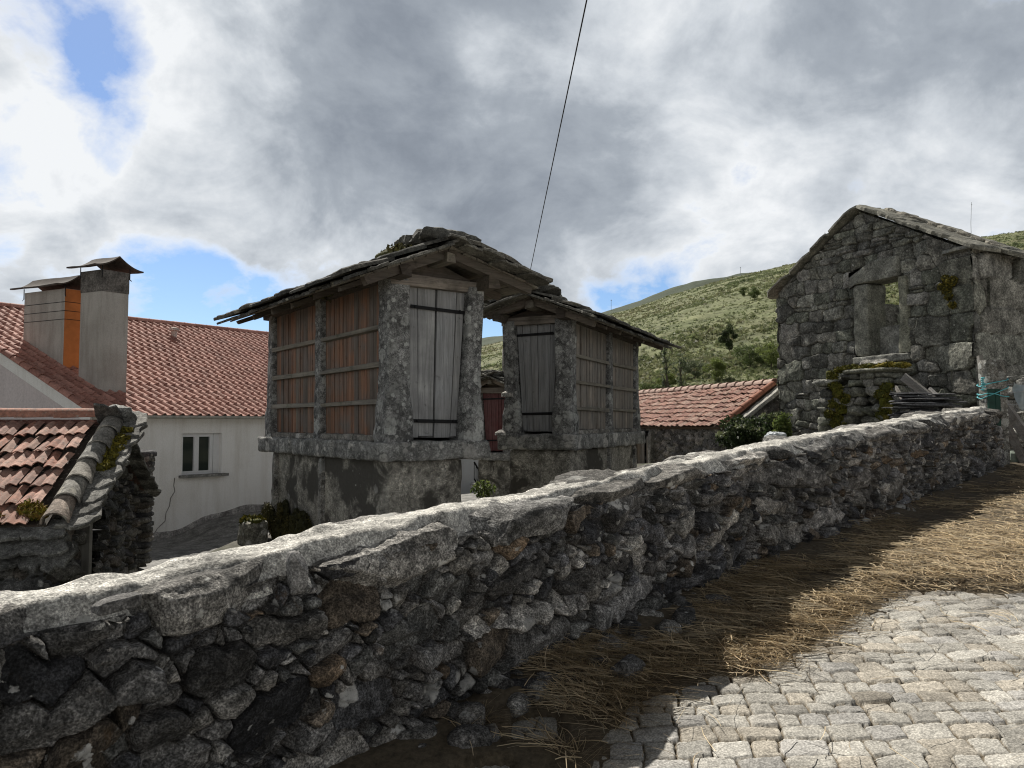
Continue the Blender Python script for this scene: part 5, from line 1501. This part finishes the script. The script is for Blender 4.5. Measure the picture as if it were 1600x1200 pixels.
def gate():
    b = at(1556, 735, 12.05)
    root = thing('granite_post', V3(b[0], b[1], .7), 'upright granite gate post at the upper end of the stone wall', 'gate post')
    mb = MB(); c = V3(b[0], b[1], 0); x = V3(.17, .0, 0); y = V3(0, .12, 0)
    loft(mb, [(c + UPV * .55, x * 1.03, y), (c + UPV * 1.8, x, y), (c + UPV * 2.54, x * .97, y), (c + UPV * 2.6, x * .88, y * .85)], 32, 14, 8, .014, 7, 3, col=(.17, .165, .15))
    mb.build('shaft', M['granite'], root, smooth=True, auto=50)
    mb = MB(); obox(mb, c + V3(-.075, -.128, 1.62), V3(.095, 0, 0), V3(0, .012, 0), UPV * .52, col=(.1, .2, .15)); obox(mb, c + V3(-.02, -.137, 1.62), V3(.035, 0, 0), V3(0, .008, 0), UPV * .51)
    mb.build('gate_stile', M['green_paint'], root)
    mb = MB()
    for (z, dz, sg) in ((2.26, .06, .02), (2.06, -.02, .03), (2.1, .1, .01)):
        pts = []
        for k in range(29):
            a = k / 28 * 2 * math.pi
            rx, ry = (abs(math.cos(a)) ** 6 + abs(math.sin(a)) ** 6) ** (-1 / 6) * math.cos(a), (abs(math.cos(a)) ** 6 + abs(math.sin(a)) ** 6) ** (-1 / 6) * math.sin(a)
            pts.append(c + V3(.185 * rx - .01, .15 * ry, z + dz * math.cos(a) - sg * math.sin(a * 1.5) ** 2))
        tube(mb, pts, .008, 5)
    for i in range(7): rock(mb, c + V3(-.21 + random.gauss(0, .015), -.1, 2.13 + i * .03), V3(.03, 0, 0), V3(0, .02, 0), UPV * .014, (5, 5, 4), 2.2, .01, 20, i)
    tag(mb.build('twine', M['twine'], None, smooth=True), 'light blue twine knotted round the granite gate post', 'twine')
    mb = MB(); bar(mb, at(1541, 640, 12.4), at(1531, 556, 12.5), .08, .06, up=V3(0, 1, 0), col=(.17, .155, .135), jit=.012)
    tag(mb.build('wooden_stake', wood_mat('stake_wood', dark=.5)), 'weathered wooden stake sticking up behind the granite post', 'stake')
    for (p, q, w, lab) in (((1572, 636), (1618, 702), .12, 'upper dark beam slanting down to the right beside the post'), ((1577, 672), (1612, 742), .08, 'lower grey pole slanting under the dark beam beside the post')):
        mb = MB(); P, Q = at(*p, 12.3), at(*q, 12.0); bar(mb, P - (Q - P) * .15, Q + (Q - P) * .2, w, w, col=(.16, .14, .12), jit=.01)
        tag(mb.build('timber_beam', wood_plank), lab, 'beam', 'timbers by the gate')
    mb = MB(); r = np.random.default_rng(8)
    for i in range(46):
        c2 = at(1576 + r.uniform(8, 90), 590 + r.uniform(0, 130), 13.2 + r.uniform(0, .5))
        rock(mb, c2, V3(r.uniform(.1, .26), 0, 0), V3(0, .16, 0), UPV * r.uniform(.06, .13), (9, 8, 7), 3.2, .05, 6, i, col=np.array((.3, .295, .27)) * r.uniform(.6, 1.3), facet=.6)
    tag(mb.build('stone_heap', M['cap'], None, smooth=True), 'heap of pale rubble stones right of the granite post', 'stone heap')
    mb = MB(); c3 = at(1586, 718, 12.3)
    loft(mb, [(c3 - UPV * .16, V3(.13, 0, 0), V3(0, .1, 0)), (c3, V3(.15, .02, 0), V3(0, .12, 0)), (c3 + UPV * .1, V3(.12, 0, 0), V3(0, .1, 0)), (c3 + UPV * .14, V3(.04, 0, 0), V3(0, .03, 0))], 18, 5, 3, .04, 6, 3)
    tag(mb.build('sack', simple_mat('sack_cloth', (.16, .19, .16), .8)), 'grey green sack on the ground at the foot of the granite post', 'sack')
    mb = MB(); c4 = at(1601, 622, 12.9)
    U = np.linspace(-1, 1, 22); A, B = np.meshgrid(U, U, indexing='ij'); A, B = A.ravel(), B.ravel()
    P = c4 + np.stack([.14 * A + .03 * B, .05 * np.sin(4 * A + 2 * B), -.22 * B + .05 * A * A], 1); P[:, 1] += .06 * fbm(P, 6, 3, 4)
    q = grid_quads(22, 22); mb.add(np.concatenate([P, P + V3(0, .008, 0)]), np.concatenate([q, q[:, ::-1] + 484])); tag(mb.build('tarpaulin', M['plastic'], None, smooth=True), 'crumpled grey blue plastic sheet hanging right of the post', 'plastic sheet')
    mb = MB()
    for zz in (0, -.12, -.3):
        P = V3(b[0] + .17, b[1], 2.2 + zz); tube(mb, [P, P + V3(1.0, .6, .12 + zz * .4), P + V3(2.2, 1.3, .1)], .004, 4)
    tag(mb.build('fence_wire', M['galv']), 'thin slack wires running right from the granite post', 'wire')
gate()

def bag():
    mb = MB(); c = at(1206, 680, 15.5)
    for i in range(5): rock(mb, c + V3(rng.uniform(-.22, .22), rng.uniform(-.1, .1), rng.uniform(-.05, .04)), V3(rng.uniform(.07, .14), 0, 0), V3(0, .12, 0), UPV * rng.uniform(.04, .07), (14, 12, 9), 2.6, .05, 11, i, col=(.6, .6, .6), octs=5, facet=.7)
    tag(mb.build('plastic_bag', M['bag']), 'crumpled pale plastic bag lying behind the wall beside the bushes', 'plastic bag')
bag()

# ------------------------------------------------------------------ foliage
def leaves(mb, C, R, n, size, cols, r, squash=1.0, shell=.35, up=.3):
    """n leaf quads spread through an ellipsoid"""
    C = np.asarray(C, float); R = np.broadcast_to(np.asarray(R, float), (3,))
    d = r.normal(0, 1, (n, 3)); d /= np.linalg.norm(d, axis=1)[:, None]
    d *= (r.uniform(0, 1, (n, 1)) ** shell)
    P = C + d * R
    a = r.normal(0, 1, (n, 3)); a /= np.linalg.norm(a, axis=1)[:, None]
    nn = r.normal(0, 1, (n, 3)) + V3(0, 0, up * 3); b = np.cross(nn, a); b /= np.maximum(np.linalg.norm(b, axis=1)[:, None], 1e-5)
    s = size * r.uniform(.5, 1.3, (n, 1))
    v = np.stack([P - a * s, P - b * s * .45, P + a * s, P + b * s * .45], 1).reshape(-1, 3)
    cols = np.asarray(cols); c = cols[r.integers(0, len(cols), n)] * r.uniform(.7, 1.3, (n, 1))
    mb.add(v, np.arange(n * 4).reshape(-1, 4), col=np.repeat(c, 4, 0))

GREENS = dict(mid=[(.09, .125, .04), (.105, .14, .045), (.08, .11, .035)], light=[(.15, .19, .05), (.13, .17, .045), (.17, .2, .065)], dark=[(.04, .058, .024), (.05, .07, .028)], grey=[(.10, .125, .065), (.12, .14, .08)])
def tree(name, base, h, rx, cols, label, group, seed, lean=0, sparse=1.0, thin=False):
    r = np.random.default_rng(seed); base = np.asarray(base, float)
    root = thing(name, base, label, 'tree' if name.endswith('tree') else 'bush', group)
    mb = MB(); top = base + V3(lean, 0, h * .72)
    tube(mb, [base - UPV * .3, base + (top - base) * .35 + V3(.03 * h, 0, 0), base + (top - base) * .7, top], [h * .028, h * .022, h * .014, h * .006], 7, col=(.1, .085, .065))
    cl = []
    for i in range(7 if not thin else 5):
        a = r.uniform(0, 6.28); f = r.uniform(.3, .95); q = base + (top - base) * f
        e = q + V3(math.cos(a) * rx * .7, math.sin(a) * rx * .7, h * r.uniform(.05, .2))
        tube(mb, [q, (q + e) / 2 + UPV * .04 * h, e], [h * .01, h * .007, h * .003], 5, col=(.1, .085, .065)); cl.append(e)
    mb.build('trunk', M['bark'], root, smooth=True)
    mb = MB()
    for e in cl + [top, top + UPV * h * .14, base + UPV * h * .35, base + UPV * h * .2]:
        leaves(mb, e + r.normal(0, rx * .12, 3), (rx * r.uniform(.35, .55), rx * r.uniform(.35, .55), h * r.uniform(.1, .18)), int(420 * sparse), h * .033, cols, r)
    mb.build('crown', M['leaf'], root)

# ------------------------------------------------------------------ hillside
SKY1 = [(300, 640), (560, 600), (740, 546), (790, 532), (980, 485), (1057, 459), (1135, 436), (1278, 403), (1400, 386), (1530, 371), (1600, 361), (1750, 345), (2100, 330), (2600, 320)]
SKY2 = [(300, 610), (560, 578), (700, 543), (745, 530), (790, 521), (870, 505), (940, 487), (1081, 438), (1190, 421), (1290, 404), (1420, 390), (1600, 372), (2000, 350), (2600, 340)]
def skyl(tab):
    xs, es = [], []
    for q in tab:
        d = ray(*q); xs.append(d[0] / d[1]); es.append(d[2] / d[1])
    return np.array(xs), np.array(es)
X1, E1 = skyl(SKY1); X2, E2 = skyl(SKY2)
R1 = 330.0; Y0 = 38.0
def hill_z(xt, Y):
    e = np.interp(xt, X1, E1); zr = 1.6 + R1 * e
    z0 = np.interp(xt, [-.5, 0, .15, .35, .8], [-3, -1.2, .2, 1.6, 3])
    t = np.clip((Y - Y0) / (R1 - Y0), 0, 1.4)
    z = z0 + (zr - z0) * np.where(t <= 1, t ** .93, 1 - (t - 1) * .4)
    P = np.stack([xt * Y, Y, Y * 0], 1)
    fade = sst(0, .06, t)
    z = z + fade * ((1.8 * fbm(P, .018, 3, 3) + 1.0 * fbm(P, .06, 3, 4)) * np.clip(1.15 - t, .15, 1) * .7 + .3 * fbm(P, .3, 3, 5))
    return z
def hills():
    xt = np.linspace(-.45, 1.35, 620); t = np.linspace(0, 1, 330); Y = Y0 * (R1 * 1.25 / Y0) ** t
    A, B = np.meshgrid(xt, Y, indexing='ij'); a, b = A.ravel(), B.ravel()
    z = hill_z(a, b)
    m, nt, bs = mk('heath'); v = coord(nt)
    n1 = noise(nt, v, .02, 5, .6); n2 = noise(nt, v, .12, 6, .7); n3 = noise(nt, v, .35, 7, .75)
    c = mix(nt, ramp(nt, n2, [(.4, 0), (.6, 1)]), (.14, .16, .07), (.19, .2, .1))
    c = mix(nt, ramp(nt, n1, [(.5, 0), (.66, .8)]), c, (.16, .14, .075))
    c = mix(nt, 1, c, ramp(nt, n3, [(.32, .4), (.5, 1), (.66, 1.45)]), 'MULTIPLY')
    rk = noise(nt, coord(nt, (.012, .012, .12)), 3, 6, .75)
    c = mix(nt, ramp(nt, rk, [(.69, 0), (.73, .8)]), c, (.24, .23, .21))
    nt.links.new(c, bs.inputs['Base Color']); bump(nt, bs, n3, 1, .6)
    mb = MB(); mb.add(np.stack([a * b, b, z], 1), grid_quads(620, 330)); tag(mb.build('hill', m, smooth=True), kind='structure')
    xt = np.linspace(-.5, 1.5, 500); Y = np.linspace(430, 900, 40)
    A, B = np.meshgrid(xt, Y, indexing='ij'); a, b = A.ravel(), B.ravel()
    e = np.interp(a, X2, E2); t = (b - 430) / (760 - 430)
    z = -10 + (1.6 + 760 * e + 10) * np.where(t <= 1, t ** .8, 1 - (t - 1) * .5) + 3 * fbm(np.stack([a * b, b, b * 0], 1), .03, 4, 9)
    m, nt, bs = mk('far_ridge'); v = coord(nt); n2 = noise(nt, v, .05, 6, .7)
    nt.links.new(mix(nt, n2, (.03, .05, .03), (.06, .075, .04)), bs.inputs['Base Color']); bump(nt, bs, n2, 1, 2)  # dark green carries a cloud shadow in the ridge's colour
    mb = MB(); mb.add(np.stack([a * b, b, z], 1), grid_quads(500, 40)); tag(mb.build('hill', m, smooth=True), kind='structure')
    # heather, gorse and broom: one mass
    r = np.random.default_rng(12); n = 46000
    xt = r.uniform(-.12, .8, n); Y = Y0 * 1.06 * (R1 / Y0 / 1.06) ** r.uniform(0, 1, n)
    P = np.stack([xt * Y, Y, Y * 0], 1)
    den = .5 * fbm(P, .035, 3, 21) + .5 * fbm(P, .15, 2, 22)
    keep = den > r.uniform(-.75, .45, n); xt, Y, P, den = xt[keep], Y[keep], P[keep], den[keep]; n = len(xt)
    z = hill_z(xt, Y); size = r.uniform(.13, .36, n) * (1 + .0028 * Y) * np.clip(.8 + den, .5, 1.4)
    k = 13
    d = r.normal(0, 1, (n, k, 3)); d /= np.linalg.norm(d, axis=2, keepdims=True); d[:, :, 2] = np.abs(d[:, :, 2]) * .6
    c0 = np.stack([xt * Y, Y, z], 1)[:, None] + d * (size[:, None, None] * np.array([.75, .75, .8]))
    tri = c0[:, :, None, :] + r.normal(0, .33, (n, k, 3, 3)) * size[:, None, None, None]
    hue = fbm(P, .03, 3, 31) + r.normal(0, .2, n)
    pal = np.array([(.115, .14, .065), (.13, .155, .07), (.15, .17, .08), (.17, .18, .09), (.19, .185, .105)])
    c = pal[np.clip(((hue + .5) * 4.5), 0, 4).astype(int)] * r.uniform(.75, 1.25, (n, 1))
    mb = MB(); mb.add(tri.reshape(-1, 3), None, np.arange(n * k * 3).reshape(-1, 3), col=np.repeat(c, k * 3, 0)); tag(mb.build('scrub', M['leaf']), kind='stuff')
hills()
def hp(px, Y): 
    q = ray(px, 600); xt = q[0] / q[1]
    return V3(xt * Y, Y, float(hill_z(np.array([xt]), np.array([Y]))[0]))

TREES = [('shrub', 1022, 47, 1.7, .7, 'mid', 'mid green bush at the left end behind the barn ridge'),
         ('shrub', 1045, 52, 1.6, .8, 'light', 'yellow green bush above the left half of the barn roof'),
         ('slender_tree', 1063, 50, 3.0, .55, 'grey', 'slender grey green young tree rising above the barn ridge'),
         ('shrub', 1085, 55, 1.5, .8, 'grey', 'greyish round bush over the middle of the barn roof'),
         ('shrub', 1118, 52, 1.7, .85, 'light', 'brightest yellow green bush above the barn roof'),
         ('shrub', 1140, 66, 2.2, .8, 'dark', 'dark rounded bush just above the bright yellow green one'),
         ('shrub', 1172, 55, 1.7, 1.0, 'mid', 'wide green bush above the right part of the barn ridge'),
         ('shrub', 1205, 52, 1.9, 1.0, 'light', 'light green bush between barn ridge and ruined house'),
         ('slender_tree', 1041, 46, 4.4, .3, 'grey', 'very thin bare-stemmed sapling behind the barn'),
         ('shrub', 1164, 125, 1.5, .6, 'mid', 'small dark tree alone on the open hillside, upper one'),
         ('shrub', 1181, 105, 1.9, .8, 'mid', 'small dark tree on the hillside, lower and larger one'),
]
for i, (nm, px, Y, h, rx, col, lab) in enumerate(TREES):
    tree(nm, hp(px, Y), h, rx, GREENS[col], lab, 'bushes and small trees at the foot of the hill', 100 + i, thin='slender' in nm, sparse=.05 if 'very thin' in lab else .12 if 'slender' in nm else .8)

def ivy():
    r = np.random.default_rng(6)
    root = thing('ivy_bush', at(1180, 690, 17.5) - UPV * .5, 'dark sprawling bush with pale sprays against the barn gable', 'bush')
    mb = MB()
    st = []
    for i in range(16):
        p = at(1150 + r.uniform(0, 75), 700, 17.2 + r.uniform(0, 1.0)); e = at(1140 + r.uniform(0, 82), 652 + r.uniform(0, 36), 17.0 + r.uniform(0, 1.2))
        tube(mb, [p, (p + e) / 2 + V3(0, 0, .1), e], [.02, .013, .006], 5, col=(.08, .065, .05)); st.append(e)
    mb.build('stems', M['bark'], root)
    mb = MB()
    for e in st: leaves(mb, e, (.35, .3, .22), 260, .05, [(.02, .035, .014), (.03, .045, .016), (.04, .055, .025)], r)
    for e in st[:6]: leaves(mb, e + UPV * .12, (.4, .2, .06), 60, .07, [(.12, .15, .07), (.16, .18, .09)], r)
    mb.build('foliage', M['leaf'], root)
    root = thing('shrub', at(1222, 680, 16.4) - UPV * .4, 'pale green leafy shrub at the left foot of the ruined gable', 'bush')
    mb = MB(); 
    for i in range(5): tube(mb, [at(1222, 690, 16.4) - UPV * .3, at(1214 + 6 * i, 660, 16.4)], [.015, .006], 5, col=(.08, .07, .05))
    mb.build('stems', M['bark'], root)
    mb = MB(); leaves(mb, at(1222, 672, 16.4), (.2, .2, .38), 700, .055, GREENS['light'] + GREENS['mid'], r); mb.build('foliage', M['leaf'], root)
    # weed by the plinth
    root = thing('weed', at(757, 770, 9.5) - UPV * .2, 'small leafy weed between the two granary plinths behind the wall', 'weed')
    mb = MB()
    for i in range(6): tube(mb, [at(757, 775, 9.5) - UPV * .1, at(745 + 6 * i, 748 + 3 * (i % 3), 9.5)], [.006, .003], 4, col=(.1, .12, .04))
    mb.build('stems', M['bark'], root)
    mb = MB(); leaves(mb, at(755, 764, 9.5), (.16, .12, .11), 260, .03, GREENS['mid'] + GREENS['light'], r); mb.build('foliage', M['leaf'], root)
ivy()

# ------------------------------------------------------------------ poles, masts, cable, far building
def masts():
    first = None
    for (px, y0, y1, Y, lab) in ((1518, 374, 316, 345, 'tallest thin metal mast on the skyline behind the ruin roof'), (1289, 402, 362, 335, 'thin mast on the skyline just left of the ruined gable'), (1157, 432, 417, 700, 'short pale mast on the ridge left of the ruin'), (955, 486, 468, 740, 'tiny mast on the far ridge just right of the granary roof')):
        t, b = at(px, y1, Y), at(px, y0 + 8, Y)
        h = t[2] - b[2]
        root = thing('mast', b, lab, 'mast', 'masts on the hilltop')
        mb = MB(); w = .0006 * Y * .45
        tube(mb, [b, b + V3(0, 0, h * .5), t], [w * 1.2, w, w * .8], 6)
        mb.build('pole', M['galv'], root)
        mb = MB(); bar(mb, t - V3(w * 3, 0, h * .06), t + V3(w * 3, 0, -h * .06), w, w * 2); mb.build('antenna', M['galv'], root)
masts()
def poles():
    b = at(787, 662, 48); z = float(ground_z(b[0], 40)[0])
    root = thing('utility_pole', V3(b[0], 48, z), 'plain grey wooden pole standing behind the smallest granary', 'pole', 'overhead line poles')
    mb = MB(); top = at(787, 545, 48); loft(mb, [(V3(b[0], 48, z - .5), V3(.14, 0, 0), V3(0, .14, 0)), (top, V3(.09, 0, 0), V3(0, .09, 0))], 10, 8, 2, .01, 2, 2, col=(.2, .19, .17)); mb.build('pole', M['bark'], root, smooth=True)
    P = at(817, 478, 24); 
    root = thing('utility_pole', V3(P[0], P[1], -.4), 'pole behind the second granary carrying the black cable', 'pole', 'overhead line poles')
    mb = MB(); loft(mb, [(V3(P[0], P[1], -1), V3(.11, 0, 0), V3(0, .11, 0)), (P, V3(.08, 0, 0), V3(0, .08, 0))], 10, 8, 2, .01, 2, 3, col=(.2, .19, .17)); mb.build('pole', M['bark'], root, smooth=True)
    Q = at(918, -6, 8.0); d = (Q - P)
    pts = [P + d * f - UPV * .9 * (f * (1.9 - f)) * .0 for f in np.linspace(0, 1.9, 30)]
    mb = MB(); tube(mb, pts, .0085, 6); tag(mb.build('overhead_cable', M['wire'], None, smooth=True), 'single black overhead cable rising from behind the granary roofs into the sky', 'cable')
poles()
def far_house():
    A = at(690, 772, 27); Bp = at(752, 772, 25.5)
    root = thing('outbuilding', V3(A[0], A[1], A[2]), 'white walled building with dark stair rail glimpsed between the granary plinths', 'building')
    mb = MB(); c = V3(-1.95, 28.0, -.0); obox(mb, c, V3(1.15, -.1, 0), V3(.2, 1.6, 0), UPV * 1.5, col=(.6, .6, .6)); mb.build('wall', M['white_far'], root)
    mb = MB(); obox(mb, c + UPV * 1.56, V3(1.3, -.11, 0), V3(.22, 1.75, 0), UPV * .06, col=(.3, .12, .09)); mb.build('roof', M['tile_barn'], root)
    mb = MB(); P, Q = at(741, 722, 25.5), at(758, 752, 25.2)
    tube(mb, [P, Q + (Q - P) * .4], .03, 6); tube(mb, [P - UPV * .55, Q - UPV * .55 + (Q - P) * .4], .025, 6)
    for f in np.linspace(0, 1.35, 9): tube(mb, [P + (Q - P) * f, P + (Q - P) * f - UPV * .55], .012, 5)
    mb.build('stair_rail', M['metal_black'], root)
    mb = MB()
    for i in range(9):
        f = i / 8 * 1.3; p = P + (Q - P) * f - UPV * .75; obox(mb, p + V3(0, .4, -.1), V3(.14, 0, 0), V3(0, .5, 0), UPV * .12, col=(.5, .5, .5))
    mb.build('stair', M['concrete'], root)
far_house()

# ------------------------------------------------------------------ sky, sun, camera
SUN = nrm([-.45, .89, math.tan(math.radians(46.5))])
def sky():
    w = bpy.data.worlds.new('World'); sc.world = w; w.use_nodes = True
    nt = w.node_tree; bg = nt.nodes['Background']
    st = nt.nodes.new('ShaderNodeTexSky'); st.sky_type = 'NISHITA'; st.sun_disc = False
    st.sun_elevation = math.asin(SUN[2]); st.sun_rotation = math.atan2(SUN[0], SUN[1]); st.altitude = 800; st.air_density = 1.0; st.dust_density = .6; st.ozone_density = 2.0
    tc = nt.nodes.new('ShaderNodeTexCoord'); g = tc.outputs['Generated']
    sp = nt.nodes.new('ShaderNodeSeparateXYZ'); nt.links.new(g, sp.inputs[0])
    den = ma(nt, 'ADD', ma(nt, 'MAXIMUM', sp.outputs[2], 0.0), .62)
    cb = nt.nodes.new('ShaderNodeCombineXYZ')
    nt.links.new(ma(nt, 'DIVIDE', sp.outputs[0], den), cb.inputs[0]); nt.links.new(ma(nt, 'DIVIDE', sp.outputs[1], den), cb.inputs[1])
    p = cb.outputs[0]
    def blob(px, py, k):
        d = nrm(ray(px, py)); n = nt.nodes.new('ShaderNodeVectorMath'); n.operation = 'DOT_PRODUCT'
        nt.links.new(g, n.inputs[0]); n.inputs[1].default_value = d
        return ma(nt, 'EXPONENT', ma(nt, 'MULTIPLY', ma(nt, 'SUBTRACT', n.outputs['Value'], 1.0), k))
    def total(base, items):
        s = base
        for (px, py, k, a) in items: s = ma(nt, 'ADD', s, ma(nt, 'MULTIPLY', blob(px, py, k), a))
        return s
    n1 = noise(nt, p, 2.7, 10, .6, .3); n2 = noise(nt, p, 6.2, 9, .58, .4); n3 = noise(nt, p, 1.6, 6, .55)
    # cover: where blue shows through
    cov = ma(nt, 'ADD', ma(nt, 'MULTIPLY', ma(nt, 'SUBTRACT', n1, .5), 3.6), ma(nt, 'MULTIPLY', ma(nt, 'SUBTRACT', n2, .5), 2.2))
    cov = total(ma(nt, 'ADD', cov, .42), [(120, 50, 330, -.85), (205, 110, 700, -.65), (40, 85, 900, -.2), (200, 235, 700, -.5), (480, 85, 60, .5), (640, 130, 60, .3), (0, 0, 300, .3), (190, 190, 900, -.45), (290, 470, 160, -.55), (400, 495, 260, -.55), (240, 500, 300, -.2), (1325, 295, 1500, -.75), (960, 475, 700, -.7), (1580, -20, 900, -.5), (1480, 60, 60, .3), (1000, 200, 30, .2), (760, 525, 600, -.9), (600, 470, 200, -.1),
                                        (640, 180, 14, .5), (1200, 150, 14, .35), (60, 190, 120, .45), (330, 120, 120, .3)])
    mask = ramp(nt, cov, [(.0, 0), (.25, .45), (.62, 1)])
    # thickness of the cloud: thick bodies go grey, rims stay white
    th = ma(nt, 'ADD', ma(nt, 'MULTIPLY', ma(nt, 'SUBTRACT', n2, .5), 1.05), ma(nt, 'MULTIPLY', ma(nt, 'SUBTRACT', n1, .5), 1.6))
    # unseen cloud behind the viewer and overhead, thickened to lower the ambient light
    th = ma(nt, 'ADD', th, ma(nt, 'MULTIPLY', ma(nt, 'SUBTRACT', .45, sp.outputs[1], None, True), .5))
    th = total(ma(nt, 'ADD', th, .40), [(520, 130, 34, .17), (680, 240, 44, .19), (430, 60, 80, .06), (830, 330, 70, .1), (1250, 120, 40, .10), (1450, 60, 60, .12), (1100, 220, 60, .06), (900, 90, 50, .05), (230, 150, 120, -.26), (270, 60, 200, -.2), (70, 230, 90, -.20), (100, 330, 60, -.06), (470, 400, 90, -.2), (1000, 110, 160, -.22), (1180, 330, 80, -.2), (1400, 330, 90, -.2), (880, 420, 120, -.16), (1480, 250, 120, -.12), (300, 380, 100, -.1)])
    th = ma(nt, 'SUBTRACT', th, ma(nt, 'MULTIPLY', ma(nt, 'SUBTRACT', 1.0, mask), .3))
    col = ramp(nt, th, [(.09, (.77, .79, .81)), (.33, (.54, .575, .615)), (.56, (.335, .37, .415)), (.80, (.235, .265, .31)), (1.15, (.185, .21, .25))])
    # unseen sky behind and overhead, shaped for fill light: bright low, dark high
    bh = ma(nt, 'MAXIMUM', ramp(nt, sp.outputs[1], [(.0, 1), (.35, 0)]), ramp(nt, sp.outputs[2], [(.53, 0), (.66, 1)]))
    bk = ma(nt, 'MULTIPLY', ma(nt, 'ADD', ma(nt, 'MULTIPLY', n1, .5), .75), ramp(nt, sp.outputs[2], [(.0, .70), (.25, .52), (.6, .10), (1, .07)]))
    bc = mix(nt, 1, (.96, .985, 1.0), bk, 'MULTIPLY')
    blue = mix(nt, 1, st.outputs[0], (.075, .085, .098), 'MULTIPLY')
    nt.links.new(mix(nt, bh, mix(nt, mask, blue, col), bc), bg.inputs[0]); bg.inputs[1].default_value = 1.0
    w.cycles.sampling_method = 'MANUAL'; w.cycles.sample_map_resolution = 512
sky()
sun = bpy.data.lights.new('Sun', 'SUN'); sun.energy = 5.0; sun.angle = math.radians(.5); sun.color = (1, .95, .86)
so = bpy.data.objects.new('Sun', sun); COL.objects.link(so)
so.rotation_mode = 'QUATERNION'; so.rotation_quaternion = Vector(SUN).to_track_quat('Z', 'Y'); so.location = (0, 0, 30)

cam = bpy.data.cameras.new('Camera'); cam.sensor_width = 36; cam.lens = 27.0; cam.clip_start = .05; cam.clip_end = 3000
co = bpy.data.objects.new('Camera', cam); COL.objects.link(co)
co.location = EYE; co.rotation_euler = (math.pi / 2 + math.atan(62 / 1200), 0, 0); sc.camera = co
sc.view_settings.view_transform = 'Standard'; sc.view_settings.look = 'None'; sc.view_settings.exposure = .22; sc.view_settings.gamma = 1
sc.cycles.use_denoising = True
try: sc.cycles.denoising_prefilter = 'ACCURATE'; sc.cycles.denoising_input_passes = 'RGB_ALBEDO_NORMAL'
except Exception: pass
sc.cycles.filter_width = 1.1
sc.cycles.max_bounces = 6; sc.cycles.diffuse_bounces = 3; sc.cycles.glossy_bounces = 2; sc.cycles.transmission_bounces = 2
